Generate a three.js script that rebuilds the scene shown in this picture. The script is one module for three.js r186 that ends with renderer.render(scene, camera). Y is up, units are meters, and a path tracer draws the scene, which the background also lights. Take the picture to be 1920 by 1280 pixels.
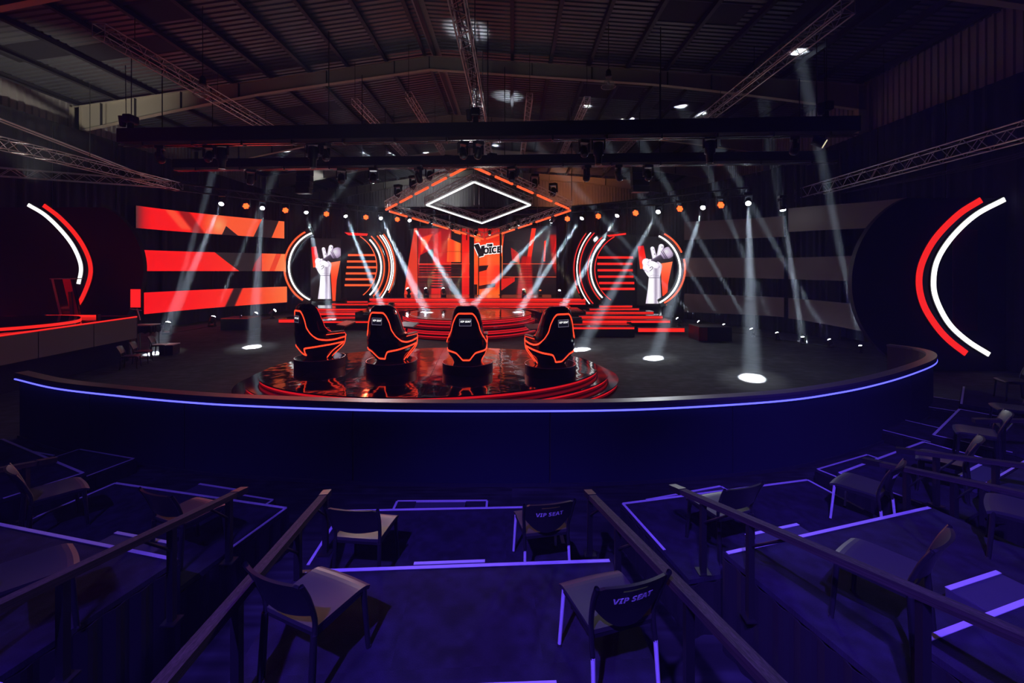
import * as THREE from 'three';
import { mergeGeometries } from 'three/addons/utils/BufferGeometryUtils.js';
import { RoundedBoxGeometry } from 'three/addons/geometries/RoundedBoxGeometry.js';
import { TextGeometry } from 'three/addons/geometries/TextGeometry.js';
import { FontLoader } from 'three/addons/loaders/FontLoader.js';
import { RectAreaLightUniformsLib } from 'three/addons/lights/RectAreaLightUniformsLib.js';
RectAreaLightUniformsLib.init();

// ---------------------------------------------------------------- camera, sky, exposure, haze
const F = 820, CX = 960, CY = 505, EYE = 3.5;            // focal length and horizon in pixels of a 1920 x 1280 frame; eye height over the arena floor
const scene = new THREE.Scene();
scene.background = new THREE.Color(0, 0, 0);             // a closed hall: nothing outside
const camera = new THREE.PerspectiveCamera(2 * Math.atan(775 / F) * 180 / Math.PI, 1920 / 1550, 0.05, 200);
camera.position.set(0, EYE, 0);
camera.setViewOffset(1920, 1550, 0, 270, 1920, 1280);    // a level camera with a shifted lens
const renderer = new THREE.WebGLRenderer({ antialias: true });
renderer.toneMapping = THREE.LinearToneMapping;
renderer.toneMappingExposure = 1.0;
renderer.shadowMap.enabled = true;
scene.fog = new THREE.FogExp2(0xc8d4e0, 0.0020);          // theatrical haze that shows the beams

// blue-violet wash over the audience decks, from lamps high behind the camera
function wash(x, y, z, tx, ty, tz, color, intensity, angle, soft = 8, pen = 0.6) {
  const s = new THREE.SpotLight(color, intensity, 0, angle, pen, 2);
  s.name = 'wash_light'; s.position.set(x, y, z); s.target.position.set(tx, ty, tz); s.castShadow = true; s.shadow.radius = soft;
  scene.add(s, s.target); return s;
}
const BLUE = new THREE.Color(0.13, 0.06, 1.0), RED = new THREE.Color(1, 0.05, 0.03), COOL = new THREE.Color(0.86, 0.93, 1.0), WARM = new THREE.Color(1, 0.72, 0.3);
wash(-2.0, 8.8, 3.2, -0.3, 0.6, -2.7, BLUE, 620, 0.36, 5, 0.9);
wash(-0.8, 9.0, 3.0, 4.9, 0.6, -4.0, BLUE, 720, 0.34, 5, 0.9);
wash(-3.0, 9.0, 3.0, -4.6, 0.6, -3.7, BLUE, 190, 0.3, 5, 0.9);
// added fill: two soft white floods off the set arc, one up-light for roof frames
wash(-9, 7.6, -28.5, -5, 0, -17, COOL, 125, 0.75, 20, 1);
wash(8.5, 7.2, -26, 5, 0, -15, COOL, 125, 0.75, 20, 1);
wash(-3, 5.2, -11.5, -4.5, 13.6, -23, new THREE.Color(1, 0.93, 0.82), 15, 1.05, 20, 1);

// ---------------------------------------------------------------- helpers
const V = (x, y, z) => new THREE.Vector3(x, y, z);
const at = (px, py, d) => V((px - CX) * d / F, EYE - (py - CY) * d / F, -d);          // a pixel at a distance
const gnd = (px, py, y = 0) => at(px, py, F * (EYE - y) / (py - CY));                 // a pixel on a level surface
let seed = 12345;
const rnd = () => { seed = (seed + 0x6d2b79f5) | 0; let t = Math.imul(seed ^ (seed >>> 15), 1 | seed); t = (t + Math.imul(t ^ (t >>> 7), 61 | t)) ^ t; return ((t ^ (t >>> 14)) >>> 0) / 4294967296; };
const used = new Map();
const numbered = (n) => { n = n.replace(/_\d{3}$/, ''); const k = used.get(n) || 0; used.set(n, k + 1); return k ? n + '_' + String(k).padStart(3, '0') : n; };
function thing(name, label, category, pos = [0, 0, 0], turn = 0, group) {
  const o = new THREE.Group(); o.name = numbered(name); scene.add(o);
  o.position.set(...(pos.isVector3 ? pos.toArray() : pos)); o.rotation.y = turn;
  o.userData = { label, category }; if (group) o.userData.group = group;
  return o;
}
function copy(src, pos, turn, label, group) {
  const o = src.clone(); o.name = numbered(src.name); o.userData = { ...src.userData, label }; if (group) o.userData.group = group;
  o.position.set(...(pos.isVector3 ? pos.toArray() : pos)); o.rotation.y = turn; scene.add(o); return o;
}
const clean = (g) => { const r = g.index ? g.toNonIndexed() : g; for (const k of Object.keys(r.attributes)) if (!['position', 'normal', 'uv'].includes(k)) r.deleteAttribute(k); if (!r.attributes.uv) r.setAttribute('uv', new THREE.BufferAttribute(new Float32Array(r.attributes.position.count * 2), 2)); return r; };
const merge = (list) => mergeGeometries(list.map(clean), false);
function part(name, geos, material, parent) {
  const g = Array.isArray(geos) ? (geos.length > 1 ? merge(geos) : geos[0]) : geos;
  const m = new THREE.Mesh(g, material); m.name = parent ? name : numbered(name); m.castShadow = m.receiveShadow = true;
  (parent || scene).add(m); return m;
}
function struct(name, geos, material) { const m = part(name, geos, material); m.userData.kind = 'structure'; return m; }
const box = (w, h, d, x = 0, y = 0, z = 0, ry = 0) => { const g = new THREE.BoxGeometry(w, h, d); if (ry) g.rotateY(ry); g.translate(x, y, z); return g; };
const rbox = (w, h, d, r, x = 0, y = 0, z = 0, ry = 0) => { const g = new RoundedBoxGeometry(w, h, d, 2, r); if (ry) g.rotateY(ry); g.translate(x, y, z); return g; };
const cyl = (r0, r1, h, x = 0, y = 0, z = 0, n = 20) => { const g = new THREE.CylinderGeometry(r1, r0, h, n); g.translate(x, y, z); return g; };   // r0 below, r1 above
function rod(a, b, r, n = 6, r2 = r) {
  const d = b.clone().sub(a), L = d.length(), g = new THREE.CylinderGeometry(r2, r, L, n, 1);
  g.applyQuaternion(new THREE.Quaternion().setFromUnitVectors(V(0, 1, 0), d.normalize())); g.translate((a.x + b.x) / 2, (a.y + b.y) / 2, (a.z + b.z) / 2); return g;
}
function bar(a, b, w, h) {                                // a box-section bar from a to b, upright section
  const d = b.clone().sub(a), L = d.length(), g = new THREE.BoxGeometry(w, h, L), m = new THREE.Matrix4();
  const z = d.normalize(), x = V(0, 1, 0).cross(z).normalize(), y = z.clone().cross(x);
  g.applyMatrix4(m.makeBasis(x, y, z)); g.translate((a.x + b.x) / 2, (a.y + b.y) / 2, (a.z + b.z) / 2); return g;
}
const tube = (pts, r, n = 40, k = 5, closed = false, tension = 0.5) => new THREE.TubeGeometry(new THREE.CatmullRomCurve3(pts, closed, 'catmullrom', tension), n, r, k, closed);
const quad = (a, b, c, d) => { const g = new THREE.BufferGeometry(); g.setAttribute('position', new THREE.Float32BufferAttribute([a, b, c, a, c, d].flatMap((p) => [p.x, p.y, p.z]), 3)); g.setAttribute('uv', new THREE.Float32BufferAttribute([0, 0, 1, 0, 1, 1, 0, 0, 1, 1, 0, 1], 2)); g.computeVertexNormals(); return g; };
// a closed grid solid: top(u, v) and bottom(u, v), u and v in 0..1; skip(u, v) leaves a hole
function slab(top, bottom, nu, nv, skip) {
  const pos = [], push = (...p) => p.forEach((q) => pos.push(q.x, q.y, q.z));
  const has = (i, j) => i >= 0 && j >= 0 && i < nu && j < nv && !(skip && skip((i + 0.5) / nu, (j + 0.5) / nv));
  for (let i = 0; i < nu; i++) for (let j = 0; j < nv; j++) {
    if (!has(i, j)) continue;
    const P = (f, a, b) => f((i + a) / nu, (j + b) / nv);
    const t = [P(top, 0, 0), P(top, 1, 0), P(top, 1, 1), P(top, 0, 1)], b = [P(bottom, 0, 0), P(bottom, 1, 0), P(bottom, 1, 1), P(bottom, 0, 1)];
    push(t[0], t[2], t[1], t[0], t[3], t[2], b[0], b[1], b[2], b[0], b[2], b[3]);
    [[0, -1, 0, 1], [1, 0, 1, 2], [0, 1, 2, 3], [-1, 0, 3, 0]].forEach(([di, dj, p, q]) => { if (!has(i + di, j + dj)) push(t[p], t[q], b[q], t[p], b[q], b[p]); });
  }
  const g = new THREE.BufferGeometry(); g.setAttribute('position', new THREE.Float32BufferAttribute(pos, 3)); g.computeVertexNormals(); return clean(g);
}
const interp = (tab, x) => { for (let i = 1; i < tab.length; i++) if (x <= tab[i][0]) { const [a, b] = [tab[i - 1], tab[i]], k = Math.max(0, (x - a[0]) / (b[0] - a[0])); return a[1] + (b[1] - a[1]) * (k * k * (3 - 2 * k) * 0.5 + k * 0.5); } return tab[tab.length - 1][1]; };

// ---------------------------------------------------------------- textures and materials
function noiseTex(n, fn, color) {
  const d = new Uint8Array(n * n * 4);
  for (let y = 0; y < n; y++) for (let x = 0; x < n; x++) { const v = fn(x, y), o = (y * n + x) * 4; for (let c = 0; c < 3; c++) d[o + c] = Math.max(0, Math.min(255, 255 * (Array.isArray(v) ? v[c] : v))); d[o + 3] = 255; }
  const t = new THREE.DataTexture(d, n, n); t.wrapS = t.wrapT = THREE.RepeatWrapping; t.magFilter = THREE.LinearFilter; t.minFilter = THREE.LinearMipmapLinearFilter; t.generateMipmaps = true;
  if (color) t.colorSpace = THREE.SRGBColorSpace; t.needsUpdate = true; return t;
}
function lattice(n) { const a = new Float32Array(n * n); for (let i = 0; i < a.length; i++) a[i] = rnd(); return (x, y) => { const x0 = Math.floor(x), y0 = Math.floor(y), fx = x - x0, fy = y - y0, s = fx * fx * (3 - 2 * fx), t = fy * fy * (3 - 2 * fy), g = (i, j) => a[((j % n + n) % n) * n + ((i % n + n) % n)]; return (g(x0, y0) * (1 - s) + g(x0 + 1, y0) * s) * (1 - t) + (g(x0, y0 + 1) * (1 - s) + g(x0 + 1, y0 + 1) * s) * t; }; }
const L8 = lattice(8), L32 = lattice(32), L128 = lattice(128), L256 = lattice(256);
const carpetBump = noiseTex(256, (x, y) => 0.25 + 0.5 * L256(x, y) + 0.25 * L128(x / 2, y / 2));
const floorTex = noiseTex(512, (x, y) => { const u = x / 512, v = y / 512, s = 0.55 + 0.25 * (L128(u * 16, v * 128) - 0.5) * 1.6 + 0.3 * (L32(u * 32, v * 32) - 0.5) + 0.25 * (L8(u * 8, v * 8) - 0.5); return [s, s, s * 1.02]; }, true);
const floorRough = noiseTex(512, (x, y) => { const u = x / 512, v = y / 512; return 0.52 + 0.28 * (L128(u * 16, v * 128) - 0.5) + 0.22 * (L32(u * 32, v * 32) - 0.5); });
const smear = noiseTex(256, (x, y) => { const u = x / 256, v = y / 256; return 0.5 + 0.5 * (L8(u * 8, v * 8) - 0.5) + 0.2 * (L32(u * 16, v * 16) - 0.5); });
const dustTex = noiseTex(256, (x, y) => { const u = x / 256, v = y / 256, s = 0.7 + 0.35 * (L32(u * 16, v * 16) - 0.5) + 0.3 * (L8(u * 8, v * 8) - 0.5) + 0.15 * (L256(x, y) - 0.5); return s; }, true);
const rep = (t, x, y) => { const c = t.clone(); c.repeat.set(x, y); c.needsUpdate = true; return c; };
const std = (r, g, b, rough = 0.6, metal = 0, o = {}) => { const m = new THREE.MeshStandardMaterial({ roughness: rough, metalness: metal, side: THREE.DoubleSide, ...o }); m.color.setRGB(r, g, b); return m; };
const glow = (r, g, b, k) => { const m = new THREE.MeshStandardMaterial({ roughness: 0.5 }); m.color.setRGB(0.02, 0.02, 0.02); m.emissive.setRGB(r, g, b); m.emissiveIntensity = k; return m; };
const M = {
  floor: std(0.07, 0.076, 0.082, 0.95, 0, { map: rep(floorTex, 1, 1) }),
  carpet: std(0.027, 0.022, 0.052, 0.95, 0, { bumpMap: rep(carpetBump, 3, 3), bumpScale: 0.004, map: rep(dustTex, 1, 1) }),
  step: std(0.06, 0.055, 0.09, 0.9, 0, { bumpMap: rep(carpetBump, 2, 2), bumpScale: 0.003 }),
  skirt: std(0.005, 0.005, 0.006, 0.95),
  tape: std(0.82, 0.8, 0.84, 0.55),
  roof: std(0.17, 0.18, 0.19, 0.42, 0.6),
  clad: std(0.36, 0.33, 0.31, 0.55, 0.1),
  frame: std(0.50, 0.46, 0.36, 0.6),
  purlin: std(0.05, 0.05, 0.055, 0.5, 0.5),
  drape: std(0.011, 0.011, 0.013, 0.95),
  blackwall: std(0.014, 0.014, 0.017, 0.7),
  alu: std(0.62, 0.62, 0.64, 0.32, 1),
  black: std(0.012, 0.012, 0.013, 0.45),
  blackgloss: std(0.010, 0.010, 0.011, 0.12),
  rubber: std(0.02, 0.02, 0.02, 0.8),
  gloss: std(0.012, 0.012, 0.014, 0.06, 0, { bumpMap: rep(smear, 0.5, 0.5), bumpScale: 0.006 }),
  chrome: std(0.75, 0.75, 0.78, 0.15, 1),
  plastic: std(0.016, 0.016, 0.018, 0.36),
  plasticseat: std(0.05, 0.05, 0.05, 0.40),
  paleleg: std(0.78, 0.78, 0.82, 0.4),
  letter: std(0.75, 0.73, 0.78, 0.6),
  wood: std(0.10, 0.07, 0.068, 0.75, 0, { map: rep(floorTex, 1, 1) }),
  greypanel: std(0.20, 0.20, 0.20, 0.6),
  greyplate: std(0.5, 0.51, 0.52, 0.4),
  darkred: std(0.10, 0.004, 0.008, 0.6),
  ledoff: std(0.105, 0.078, 0.075, 0.62),
  white: glow(1, 1, 1, 2.6), whitearc: glow(1, 0.99, 0.97, 1.5), redled: glow(1, 0.02, 0.012, 0.95), redarc: glow(1, 0.02, 0.015, 0.95), orangeled: glow(1, 0.10, 0.025, 1.3), neon: glow(1, 0.045, 0.014, 2.3),
  blueled: glow(0.085, 0.085, 1, 2.8), lens: glow(0.9, 0.95, 1, 30), lensred: glow(1, 0.09, 0.015, 3.5), lenswarm: glow(1, 0.8, 0.5, 14), lensoff: std(0.1, 0.1, 0.12, 0.05),
};
// ---------------------------------------------------------------- the hall
const XL = -22.3, XR = 18.0, XRIDGE = -4.15, FRAMES = [13.7, 22, 30.3, 38.6, 46.9], ZB = 5;
const rafterY = (x) => (x < XRIDGE ? 14.2 - 0.143 * (XRIDGE - x) : 14.2 - 0.066 * (x - XRIDGE));
{
  const g = new THREE.BoxGeometry(46, 0.3, 56); g.translate(-2, -0.15, -22.5);
  const p = g.attributes.position, uv = g.attributes.uv; for (let i = 0; i < p.count; i++) uv.setXY(i, p.getX(i) / 6, p.getZ(i) / 6);
  struct('floor', g, M.floor);
}
// ribbed sheet between two edges a0->a1 (start) and b0->b1 (end): ribs step along `along`
function ribbed(origin, across, along, n, period, depth, normal) {
  const pos = [], uvs = [], prof = [[0, 0], [0.55, 0], [0.65, 1], [0.9, 1], [1, 0]], A = across.length();
  for (let i = 0; i < n; i++) for (let k = 0; k < 4; k++) {
    const p = (q) => origin.clone().addScaledVector(along, (i + prof[q][0]) * period).addScaledVector(normal, prof[q][1] * depth);
    const a = p(k), b = p(k + 1), c = b.clone().add(across), d = a.clone().add(across), u0 = (i + prof[k][0]) * period / 3, u1 = (i + prof[k + 1][0]) * period / 3, v = A / 6;
    for (const [q, uu, vv] of [[a, u0, 0], [b, u1, 0], [c, u1, v], [a, u0, 0], [c, u1, v], [d, u0, v]]) { pos.push(q.x, q.y, q.z); uvs.push(uu, vv); }
  }
  const g = new THREE.BufferGeometry(); g.setAttribute('position', new THREE.Float32BufferAttribute(pos, 3)); g.setAttribute('uv', new THREE.Float32BufferAttribute(uvs, 2)); g.computeVertexNormals(); return g;
}
{
  const roof = new THREE.Group(); roof.name = 'ceiling'; roof.userData = { kind: 'structure' }; scene.add(roof);
  const bays = [-ZB, ...FRAMES];
  for (let i = 0; i + 1 < bays.length; i++) {
    const d0 = bays[i], n = Math.round((bays[i + 1] - d0) / 0.3), per = (bays[i + 1] - d0) / n, up = 0.26;
    part('roof_sheet', ribbed(V(XL, rafterY(XL) + up, -d0), V(XRIDGE - XL, rafterY(XRIDGE) - rafterY(XL), 0), V(0, 0, -1), n, per, 0.055, V(0, 1, 0)), M.roof, roof);
    part('roof_sheet', ribbed(V(XRIDGE, rafterY(XRIDGE) + up, -d0), V(XR - XRIDGE, rafterY(XR) - rafterY(XRIDGE), 0), V(0, 0, -1), n, per, 0.055, V(0, 1, 0)), M.roof, roof);
  }
  const purl = [];
  for (let x = XRIDGE - 0.25; x > XL; x -= 1.93) purl.push(x);
  for (let x = XRIDGE + 0.25; x < XR; x += 1.93) purl.push(x);
  for (const x of purl) part('purlin', [box(0.07, 0.24, 52, x, rafterY(x) + 0.12, -21), box(0.16, 0.015, 52, x + 0.05, rafterY(x) + 0.012, -21)], M.purlin, roof);
  for (const d of FRAMES) {                                // tapered portal frames: web, flanges, stiffeners, columns
    const f = new THREE.Group(); f.name = 'roof_frame'; roof.add(f);
    const dep = (x) => 0.66 + 0.62 * Math.pow(Math.max(0, (Math.abs(x - XRIDGE) - (x < XRIDGE ? 8 : 11)) / (x < XRIDGE ? 10 : 11)), 1.3);
    const xs = []; for (let i = 0; i <= 30; i++) xs.push(XL + 0.3 + (XR - 0.6 - XL) * i / 30);
    xs.push(XRIDGE); xs.sort((a, b) => a - b);
    const s = new THREE.Shape(); xs.forEach((x, i) => (i ? s.lineTo(x, rafterY(x)) : s.moveTo(x, rafterY(x)))); [...xs].reverse().forEach((x) => s.lineTo(x, rafterY(x) - dep(x)));
    const w = new THREE.ExtrudeGeometry(s, { depth: 0.02, bevelEnabled: false }); w.translate(0, 0, -d - 0.01); part('web', w, M.frame, f);
    const fl = [], bt = [];
    for (let i = 0; i + 1 < xs.length; i++) { fl.push(bar(V(xs[i], rafterY(xs[i]) - 0.01, -d), V(xs[i + 1], rafterY(xs[i + 1]) - 0.01, -d), 0.26, 0.02)); bt.push(bar(V(xs[i], rafterY(xs[i]) - dep(xs[i]), -d), V(xs[i + 1], rafterY(xs[i + 1]) - dep(xs[i + 1]), -d), 0.26, 0.02)); }
    part('top_flange', fl, M.frame, f); part('bottom_flange', bt, M.frame, f);
    for (const x of [-20.6, -18.9, -16.6, -15.1, -13.7, -9.3, -5.9, -4.15, -2.3, 1, 4, 7.8, 10, 14.4]) part('stiffener', box(0.03, dep(x) - 0.03, 0.24, x, rafterY(x) - dep(x) / 2, -d), M.purlin, f);
    for (const [x, q] of [[XL + 0.4, 1], [XR - 0.4, -1]]) part('column', [box(0.5, rafterY(x), 0.02, x, rafterY(x) / 2, -d), box(0.02, rafterY(x), 0.26, x + 0.25 * q, rafterY(x) / 2, -d), box(0.02, rafterY(x), 0.26, x - 0.25 * q, rafterY(x) / 2, -d)], M.frame, f);
  }
  // blacked-out rooflights under the sheet
  for (const [x0, x1, d0, d1] of [[-18.1, -14.4, 17.7, 18.9], [-14.2, -12.4, 15.8, 17], [5.7, 9.2, 16.7, 18], [10.9, 14.8, 15.8, 17.6], [-13.9, -10.6, 26, 27.4], [3.8, 7.5, 24.5, 26.3], [8.8, 13.4, 26, 27.5], [-20.5, -18.1, 17, 18.2]]) {
    const g = quad(V(x0, rafterY(x0) + 0.245, -d0), V(x1, rafterY(x1) + 0.245, -d0), V(x1, rafterY(x1) + 0.245, -d1), V(x0, rafterY(x0) + 0.245, -d1)); part('skylight_panel', g, M.blackwall, roof);
  }
  // ridge vent strip, pale translucent
  part('ridge_cap', box(0.5, 0.02, 52, XRIDGE + 0.32, rafterY(XRIDGE) + 0.2, -21), M.clad, roof);
}
struct('wall_left', ribbed(V(XL, 0, ZB), V(0, rafterY(XL) + 0.3, 0), V(0, 0, -1), 168, 0.31, 0.06, V(1, 0, 0)), M.clad);
struct('wall_right', ribbed(V(XR, 0, ZB), V(0, rafterY(XR) + 0.3, 0), V(0, 0, -1), 168, 0.31, 0.06, V(-1, 0, 0)), M.clad);
struct('wall_back', ribbed(V(XL, 0, -47.2), V(0, 14.8, 0), V(1, 0, 0), 130, 0.31, 0.06, V(0, 0, 1)), M.clad);
struct('wall_front', box(41, 15, 0.2, -2, 7.5, ZB), M.blackwall);

// black drapes: pleated panels, each panel a piece
function drapePanel(a, b, y0, y1, folds, amp) {
  const L = a.distanceTo(b), dir = b.clone().sub(a).normalize(), nrm = V(-dir.z, 0, dir.x), n = folds * 6;
  const P = (off) => (u, v) => a.clone().addScaledVector(dir, u * L).addScaledVector(nrm, amp * Math.sin(u * folds * 6.2832) * (0.6 + 0.4 * Math.sin(u * 13)) + off).setY(y0 + (y1 - y0) * v);
  return slab(P(0.012), P(-0.012), n, 1);
}
function drapeWall(label, pts, y0, y1, width, folds = 7, amp = 0.045) {
  const t = thing('drape', label, 'drape');
  for (let i = 0; i + 1 < pts.length; i++) {
    const a = pts[i], b = pts[i + 1], n = Math.max(1, Math.round(a.distanceTo(b) / width));
    for (let k = 0; k < n; k++) part('drape_panel', drapePanel(a.clone().lerp(b, k / n), a.clone().lerp(b, (k + 0.985) / n), y0, y1, folds, amp), M.drape, t);
  }
  return t;
}
drapeWall('black drape hung along the right-hand cladding wall below the roof', [V(XR - 0.95, 0, 2), V(XR - 0.95, 0, -46)], 0.02, 10.1, 3.2);
drapeWall('black drape hung along the left-hand cladding wall under the eaves', [V(XL + 0.9, 0, 2), V(XL + 0.9, 0, -46)], 0.02, 10.4, 3.2);
drapeWall('tall curved black drape behind the stage screens', [V(-21.2, 0, -26.5), V(-20.6, 0, -30), V(-18.9, 0, -36.6), V(-11, 0, -39.8), V(5, 0, -39.8), V(9.5, 0, -36), V(12.6, 0, -30), V(16.2, 0, -21.5)], 0.02, 9.2, 2.6);
// ---------------------------------------------------------------- trusses and the beams of the rig
function trussParts(p0, p1, s, bay, rr, parent, mat = M.alu, h = s) {
  const dir = p1.clone().sub(p0), L = dir.length(); dir.normalize();
  const side = V(0, 1, 0).cross(dir).normalize(), up = dir.clone().cross(side);
  const c = (k, a, b) => p0.clone().addScaledVector(dir, k).addScaledVector(side, a * s / 2).addScaledVector(up, b * h / 2);
  const lat = [], n = Math.max(2, Math.round(L / bay)), st = L / n;
  for (const [a, b] of [[1, 1], [-1, 1], [1, -1], [-1, -1]]) part('chord', rod(c(0, a, b), c(L, a, b), rr, 6), mat, parent);
  const faces = [[[1, 1], [1, -1]], [[-1, 1], [-1, -1]], [[1, 1], [-1, 1]], [[1, -1], [-1, -1]]];
  for (const [A, B] of faces) for (let i = 0; i < n; i++) { const [P, Q] = i % 2 ? [A, B] : [B, A]; lat.push(rod(c(i * st, ...P), c((i + 1) * st, ...Q), rr * 0.5, 4)); }
  for (const k of [0, L]) for (const [A, B] of faces) lat.push(rod(c(k, ...A), c(k, ...B), rr * 0.7, 4));
  part('bracing', lat, mat, parent);
}
function truss(label, p0, p1, s = 0.4, bay = 0.42, rr = 0.024, group, h = s) {
  const t = thing('lighting_truss', label, 'truss', [0, 0, 0], 0, group); trussParts(p0, p1, s, bay, rr, t, M.alu, h); return t;
}
const hang = (parent, x, y, z, y1, r = 0.012) => part('hanging_wire', rod(V(x, y, z), V(x, y1, z), r, 5), M.rubber, parent);
{
  let t = truss('long aluminium truss running under the left roof slope', V(-13.8, 11.5, -14.6), V(-13.8, 11.5, -25), 0.42, 0.42, 0.026);
  hang(t, -13.8, 11.7, -16, 12.7); hang(t, -13.8, 11.7, -20.5, 12.7); hang(t, -13.8, 11.7, -24.5, 12.7);
  t = truss('long aluminium truss running under the right roof slope', V(10.3, 11.55, -13.4), V(10.3, 11.55, -24.5), 0.42, 0.42, 0.026);
  hang(t, 10.3, 11.7, -14, 13); hang(t, 10.3, 11.7, -18.6, 13); hang(t, 10.3, 11.7, -21.6, 13);
  t = truss('bright cable-wrapped truss running just right of the roof ridge', V(-1.62, 11.5, -10), V(-1.62, 11.5, -34), 0.46, 0.42, 0.028);
  part('cable', [0, 1, 2, 3].map((k) => tube(Array.from({ length: 13 }, (_, i) => V(-1.75 + 0.1 * k + 0.05 * Math.sin(i * 2.1 + k), 11.78 + 0.06 * Math.sin(i * 1.3 + k * 2), -10 - i * 1.9)), 0.02, 60, 4)), M.rubber, t);
  for (const z of [-12, -16.5, -20.9, -25.5, -30]) hang(t, -1.4, 11.7, z, rafterY(-1.4) - 0.1, 0.018);
  const short = [[-7.5, -20.8, 'short grey truss hanging third bay left of the ridge'], [-4.75, -20, 'short grey truss hanging just left of the ridge'], [0.82, -20.2, 'short dark truss hanging right of the cable-wrapped truss'], [3.55, -20.6, 'short dark truss hanging under the amber-lit rooflight'], [7.5, -25.5, 'short reddish truss seen between the two black beams']];
  for (const [x, z, label] of short) { t = truss(label, V(x, 11.5, z), V(x + (x < 0 ? 0.1 : -0.1), 11.4, z - 9.5), 0.27, 0.3, 0.018); hang(t, x, 11.6, z - 0.1, rafterY(x) - 0.3); hang(t, x, 11.6, z - 7, rafterY(x) - 0.1); }
  // side trusses at the set
  t = truss('red-lit truss running along the left drape toward the stage', V(-19.3, 8.25, -13), V(-19.4, 8.3, -25.5), 0.42, 0.45, 0.026);
  for (const z of [-15, -20]) hang(t, -19.3, 8.4, z, 12);
  t = truss('red-lit truss crossing the upper left corner toward the stripe screens', at(-60, 318, 17), at(318, 346, 23.5), 0.34, 0.4, 0.022);
  t = truss('rusty-lit truss running along the right drape toward the stripe panels', V(14.9, 7.55, -10.5), V(15.8, 7.6, -25), 0.5, 0.44, 0.028, undefined, 0.5);
  part('cable', [0, 1, 2].map((k) => tube([V(15.25 + 0.07 * k, 7.1 - 0.06 * k, -10.5), V(15.4 + 0.07 * k, 7.0 - 0.05 * k, -15), V(15.8, 7.15, -21)], 0.018, 30, 4)), M.rubber, t);
  for (const z of [-13, -18, -23]) hang(t, 15.3, 7.8, z, 12.6);
  const pipe = thing('rigging_pipe', 'straight pipe catching red light above the left trusses', 'pipe');
  part('pipe_pair', [rod(at(-40, 207, 15.6), at(318, 346, 26.5), 0.045, 8), rod(at(-40, 212, 15.6), at(318, 349, 26.5), 0.03, 8)], M.alu, pipe);
}
// two drape-wrapped beams with a tube along the underside
function beam(label, a, b, h, gap) {
  const t = thing('covered_truss', label, 'beam');
  part('fabric_cover', bar(a, b, 0.45, h), M.drape, t);
  const o = V(0, -h / 2 - gap, 0.12), p = V(0, -h / 2 - gap, -0.12);
  for (const q of [o, p]) part('tube', rod(a.clone().add(q), b.clone().add(q), 0.035, 8), M.chrome, t);
  const n = 14, cg = box(0.06, gap + 0.1, 0.34); for (let i = 0; i < n; i++) { const c = a.clone().lerp(b, (i + 0.5) / n), m = part('clamp', cg, M.black, t); m.position.set(c.x, c.y - h / 2 - gap / 2, c.z); }
  for (const k of [0.06, 0.3, 0.52, 0.75, 0.95]) { const c = a.clone().lerp(b, k); hang(t, c.x, c.y + h / 2, c.z, rafterY(c.x) - 0.7, 0.02); }
  return t;
}
const B1a = at(228, 256, 18), B1b = at(1606, 234, 16.5), B2a = at(330, 308, 22), B2b = at(1566, 293, 20.2);
beam('long black fabric-wrapped beam, the upper and nearer of two', B1a, B1b, 0.55, 0.12);
beam('long black fabric-wrapped beam, the lower and farther of two', B2a, B2b, 0.42, 0.1);

// moving heads: base, yoke, head, lens; a lit one carries its own spot light in front of the lens
const headGeo = {
  base: [rbox(0.36, 0.13, 0.3, 0.03, 0, 0.065, 0)],
  arm: (x) => [rbox(0.05, 0.36, 0.14, 0.02, x, 0.29, 0)],
  body: [new THREE.LatheGeometry([[0.001, -0.2], [0.1, -0.2], [0.13, -0.14], [0.13, 0.0], [0.145, 0.05], [0.145, 0.16], [0.12, 0.2], [0.112, 0.2], [0.112, 0.18]].map(([r, y]) => new THREE.Vector2(r, y)), 20), cyl(0.136, 0.136, 0.012, 0, -0.08, 0), cyl(0.136, 0.136, 0.012, 0, -0.04, 0)],
  lens: [new THREE.LatheGeometry([[0.112, 0.18], [0.112, 0.2], [0.1, 0.226], [0.07, 0.245], [0.03, 0.253], [0.0, 0.254]].map(([r, y]) => new THREE.Vector2(Math.max(r, 1e-4), y)), 20)],
};
const shared = { base: merge(headGeo.base), arm0: merge(headGeo.arm(0.19)), arm1: merge(headGeo.arm(-0.19)), body: merge(headGeo.body), lens: merge(headGeo.lens) };
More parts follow.
